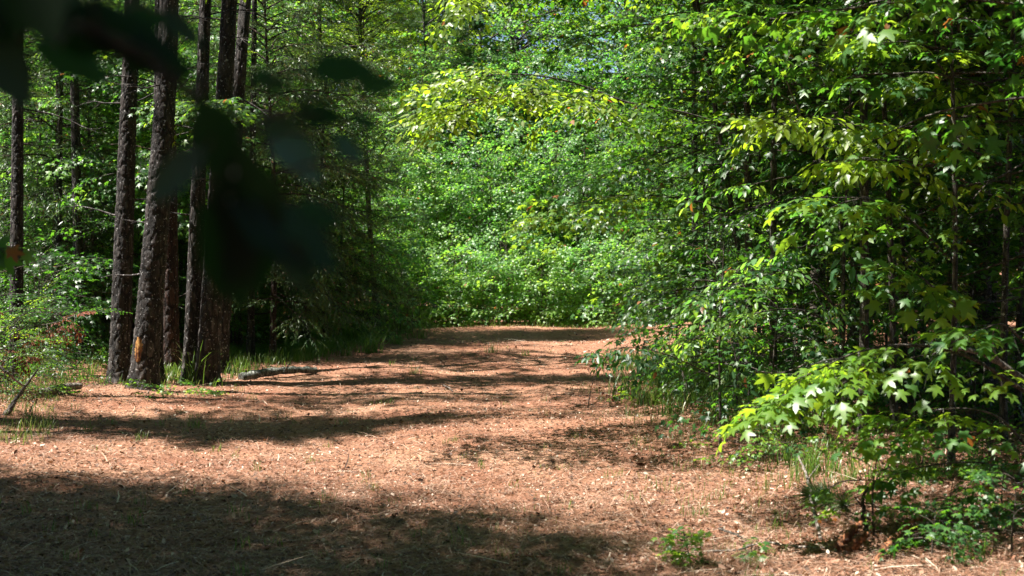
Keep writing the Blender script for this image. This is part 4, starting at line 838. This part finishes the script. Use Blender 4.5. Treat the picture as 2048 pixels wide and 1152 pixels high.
# branch with withered brown leaves reaching in at the left edge
tree('dead_sapling', 'leaning dead sapling with withered red brown leaves at the left edge', 'dead sapling', gx(-70, 14), 14, 1.2, .012, 'hick', 'deadleaf', 'deadwood', n=2, t0=.6, reach=.3, seed=820, tint=.4, scale=.4, boughs=[
    dict(ctrl=[at(-70, 660, 14), at(0, 655, 13.9), at(60, 652, 13.8), at(110, 645, 13.7), at(155, 628, 13.6)], kind='hick', sec=.14, secstep=.09, u0=.3, scale=.34, step=.07, tint=.35, r0=.008, lift=-.7, droop=.4, mi=0),
    dict(ctrl=[at(-70, 690, 14), at(10, 700, 13.8), at(50, 710, 13.7)], kind='hick', sec=.14, secstep=.09, u0=.3, scale=.34, step=.07, tint=.35, r0=.008, lift=-.7, droop=.4)])

# ------------------------------------------------------------------ leafy plants close to the viewpoint, out of focus
def near_leaves(name, label, base, path, leaves, T, matn, r0=.008, pet=True):
    root = empty(name, (base[0], base[1], float(gz(base[0], base[1])) - .02)); tag(root, label, 'tree'); o3 = np.array(root.location); rng = np.random.default_rng(3)
    wd = MB(); stem = smooth_path([o3 - o3, np.array([.02, 0, .8]), np.asarray(path[0]) - o3], 12); wd.tube(stem, np.linspace(r0 * 2, r0, len(stem)), 8)
    pts = smooth_path([np.asarray(q) - o3 for q in path], 24); wd.tube(pts, np.linspace(r0, r0 * .3, len(pts)), 6)
    b = MB()
    for (px, py, Y, size, ang, tilt, roll, tint) in leaves:
        if Y < 2: Y *= .68; size *= .72
        c = at(px, py, Y) - o3; a = R(ang); d = np.array([math.cos(a), math.sin(R(tilt)), math.sin(a)]); up = np.array([math.sin(R(roll)), -math.cos(R(roll)), .45]); d = nrm(d)
        st = c - d * size * .5; V, L, Z, lid = leaf_block(T, st[None], d[None], up[None], np.array([size])); b.add(V, L, Z, 0, tint)
        k = int(np.argmin(np.linalg.norm(pts - st, axis=1))); wd.tube(smooth_path([pts[k], (pts[k] + st) / 2 + [0, 0, .01], st], 6), .0012, 4)
    wd.build('stem', ['twig'], root, smooth=True, attr='plate'); b.build('foliage', [matn], root)
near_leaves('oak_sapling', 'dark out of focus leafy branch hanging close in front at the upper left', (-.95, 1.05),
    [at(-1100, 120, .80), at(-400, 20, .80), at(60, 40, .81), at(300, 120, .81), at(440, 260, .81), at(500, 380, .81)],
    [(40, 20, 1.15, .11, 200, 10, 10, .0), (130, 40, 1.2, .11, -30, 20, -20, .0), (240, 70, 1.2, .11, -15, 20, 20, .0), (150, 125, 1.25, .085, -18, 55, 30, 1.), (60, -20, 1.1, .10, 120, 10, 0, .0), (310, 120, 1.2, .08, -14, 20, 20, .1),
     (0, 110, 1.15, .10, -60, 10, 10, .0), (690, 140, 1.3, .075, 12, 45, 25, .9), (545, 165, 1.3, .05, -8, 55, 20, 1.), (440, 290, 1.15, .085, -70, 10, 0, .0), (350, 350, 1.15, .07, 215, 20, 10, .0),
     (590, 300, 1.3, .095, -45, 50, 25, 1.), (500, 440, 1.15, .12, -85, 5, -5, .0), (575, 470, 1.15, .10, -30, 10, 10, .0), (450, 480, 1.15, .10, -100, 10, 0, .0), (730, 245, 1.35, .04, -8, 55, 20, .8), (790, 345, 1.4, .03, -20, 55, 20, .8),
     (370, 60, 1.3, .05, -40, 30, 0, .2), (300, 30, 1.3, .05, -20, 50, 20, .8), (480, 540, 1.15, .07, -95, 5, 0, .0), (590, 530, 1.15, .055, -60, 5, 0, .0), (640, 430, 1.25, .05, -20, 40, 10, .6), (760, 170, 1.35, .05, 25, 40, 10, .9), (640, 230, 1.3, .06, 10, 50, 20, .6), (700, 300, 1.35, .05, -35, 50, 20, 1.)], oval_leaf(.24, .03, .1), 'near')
near_leaves('sweetgum_sapling', 'sweetgum leaf cluster with a reddish tip poking in at the left edge', (-2.25, 4.4), [at(-420, 560, 4.4), at(-150, 500, 4.35), at(-20, 500, 4.3)],
    [(5, 495, 4.3, .09, -20, 20, 20, .35), (32, 505, 4.25, .06, -10, 30, 20, 1.), (60, 515, 4.3, .06, -35, 40, 10, .6), (18, 530, 4.3, .08, -75, 10, 0, .5), (-20, 520, 4.3, .11, 200, 10, 0, .5)], star_leaf(True), 'gum', .006)


# ------------------------------------------------------------------ labels that single out the members of the crowded groups
ORD = 'first second third fourth fifth sixth seventh eighth ninth tenth eleventh twelfth thirteenth fourteenth fifteenth sixteenth seventeenth eighteenth nineteenth twentieth twenty-first twenty-second twenty-third twenty-fourth twenty-fifth twenty-sixth twenty-seventh twenty-eighth'.split()
def number(group, text, pick=lambda o: True):
    m = [o for o in COL.objects if o.parent is None and o.get('group') == group and not o.get('own') and pick(o)]
    m.sort(key=lambda o: o.location.x / o.location.y)
    for i, o in enumerate(m): o['label'] = (('leftmost' if i == 0 else 'rightmost' if i == len(m) - 1 else ORD[i] + ' from the left') + ' of the ' + text)
number('low shrubs of the far thicket', 'low shrubs at the foot of the far thicket')
number('young trees of the far thicket', 'glossy young trees in the middle of the far thicket')
number('taller trees of the far thicket', 'taller dark trees behind the far thicket')
number('shrubs behind the left pines', 'shaded shrubs behind the row of pines')
number('slender trees of the left woods', 'slender leafy trees among the left trunks')
number('slim trunks behind the big pines', 'slim dark trunks behind the big pines')
number('shrubs along the right bank', 'low shrubs at the shaded edge of the right bank')
kind_of = lambda o: [c for c in o.children if c.name.startswith('crown')][0].data.materials[0].name
number('slender trees of the right thicket', 'star leaved slender trees in the right thicket', lambda o: o.name.startswith('understory') and 'leafset' in o and o['leafset'] == 'gum')
number('slender trees of the right thicket', 'fine leaved slender trees in the right thicket', lambda o: 'leafset' in o and o['leafset'] == 'tiny')
number('slender trees of the right thicket', 'oval leaved slender trees in the right thicket', lambda o: 'leafset' in o and o['leafset'] == 'elm')
number('wispy tufts on the bare litter', 'wispy grass tufts growing out of the bare litter')
number('grass tufts on the shaded verge', 'leafy grass tufts on the shaded verges')
number('tall trunks of the right thicket', 'tall dark trunks rising out of the right thicket')
for o in COL.objects:
    if 'leafset' in o: del o['leafset']
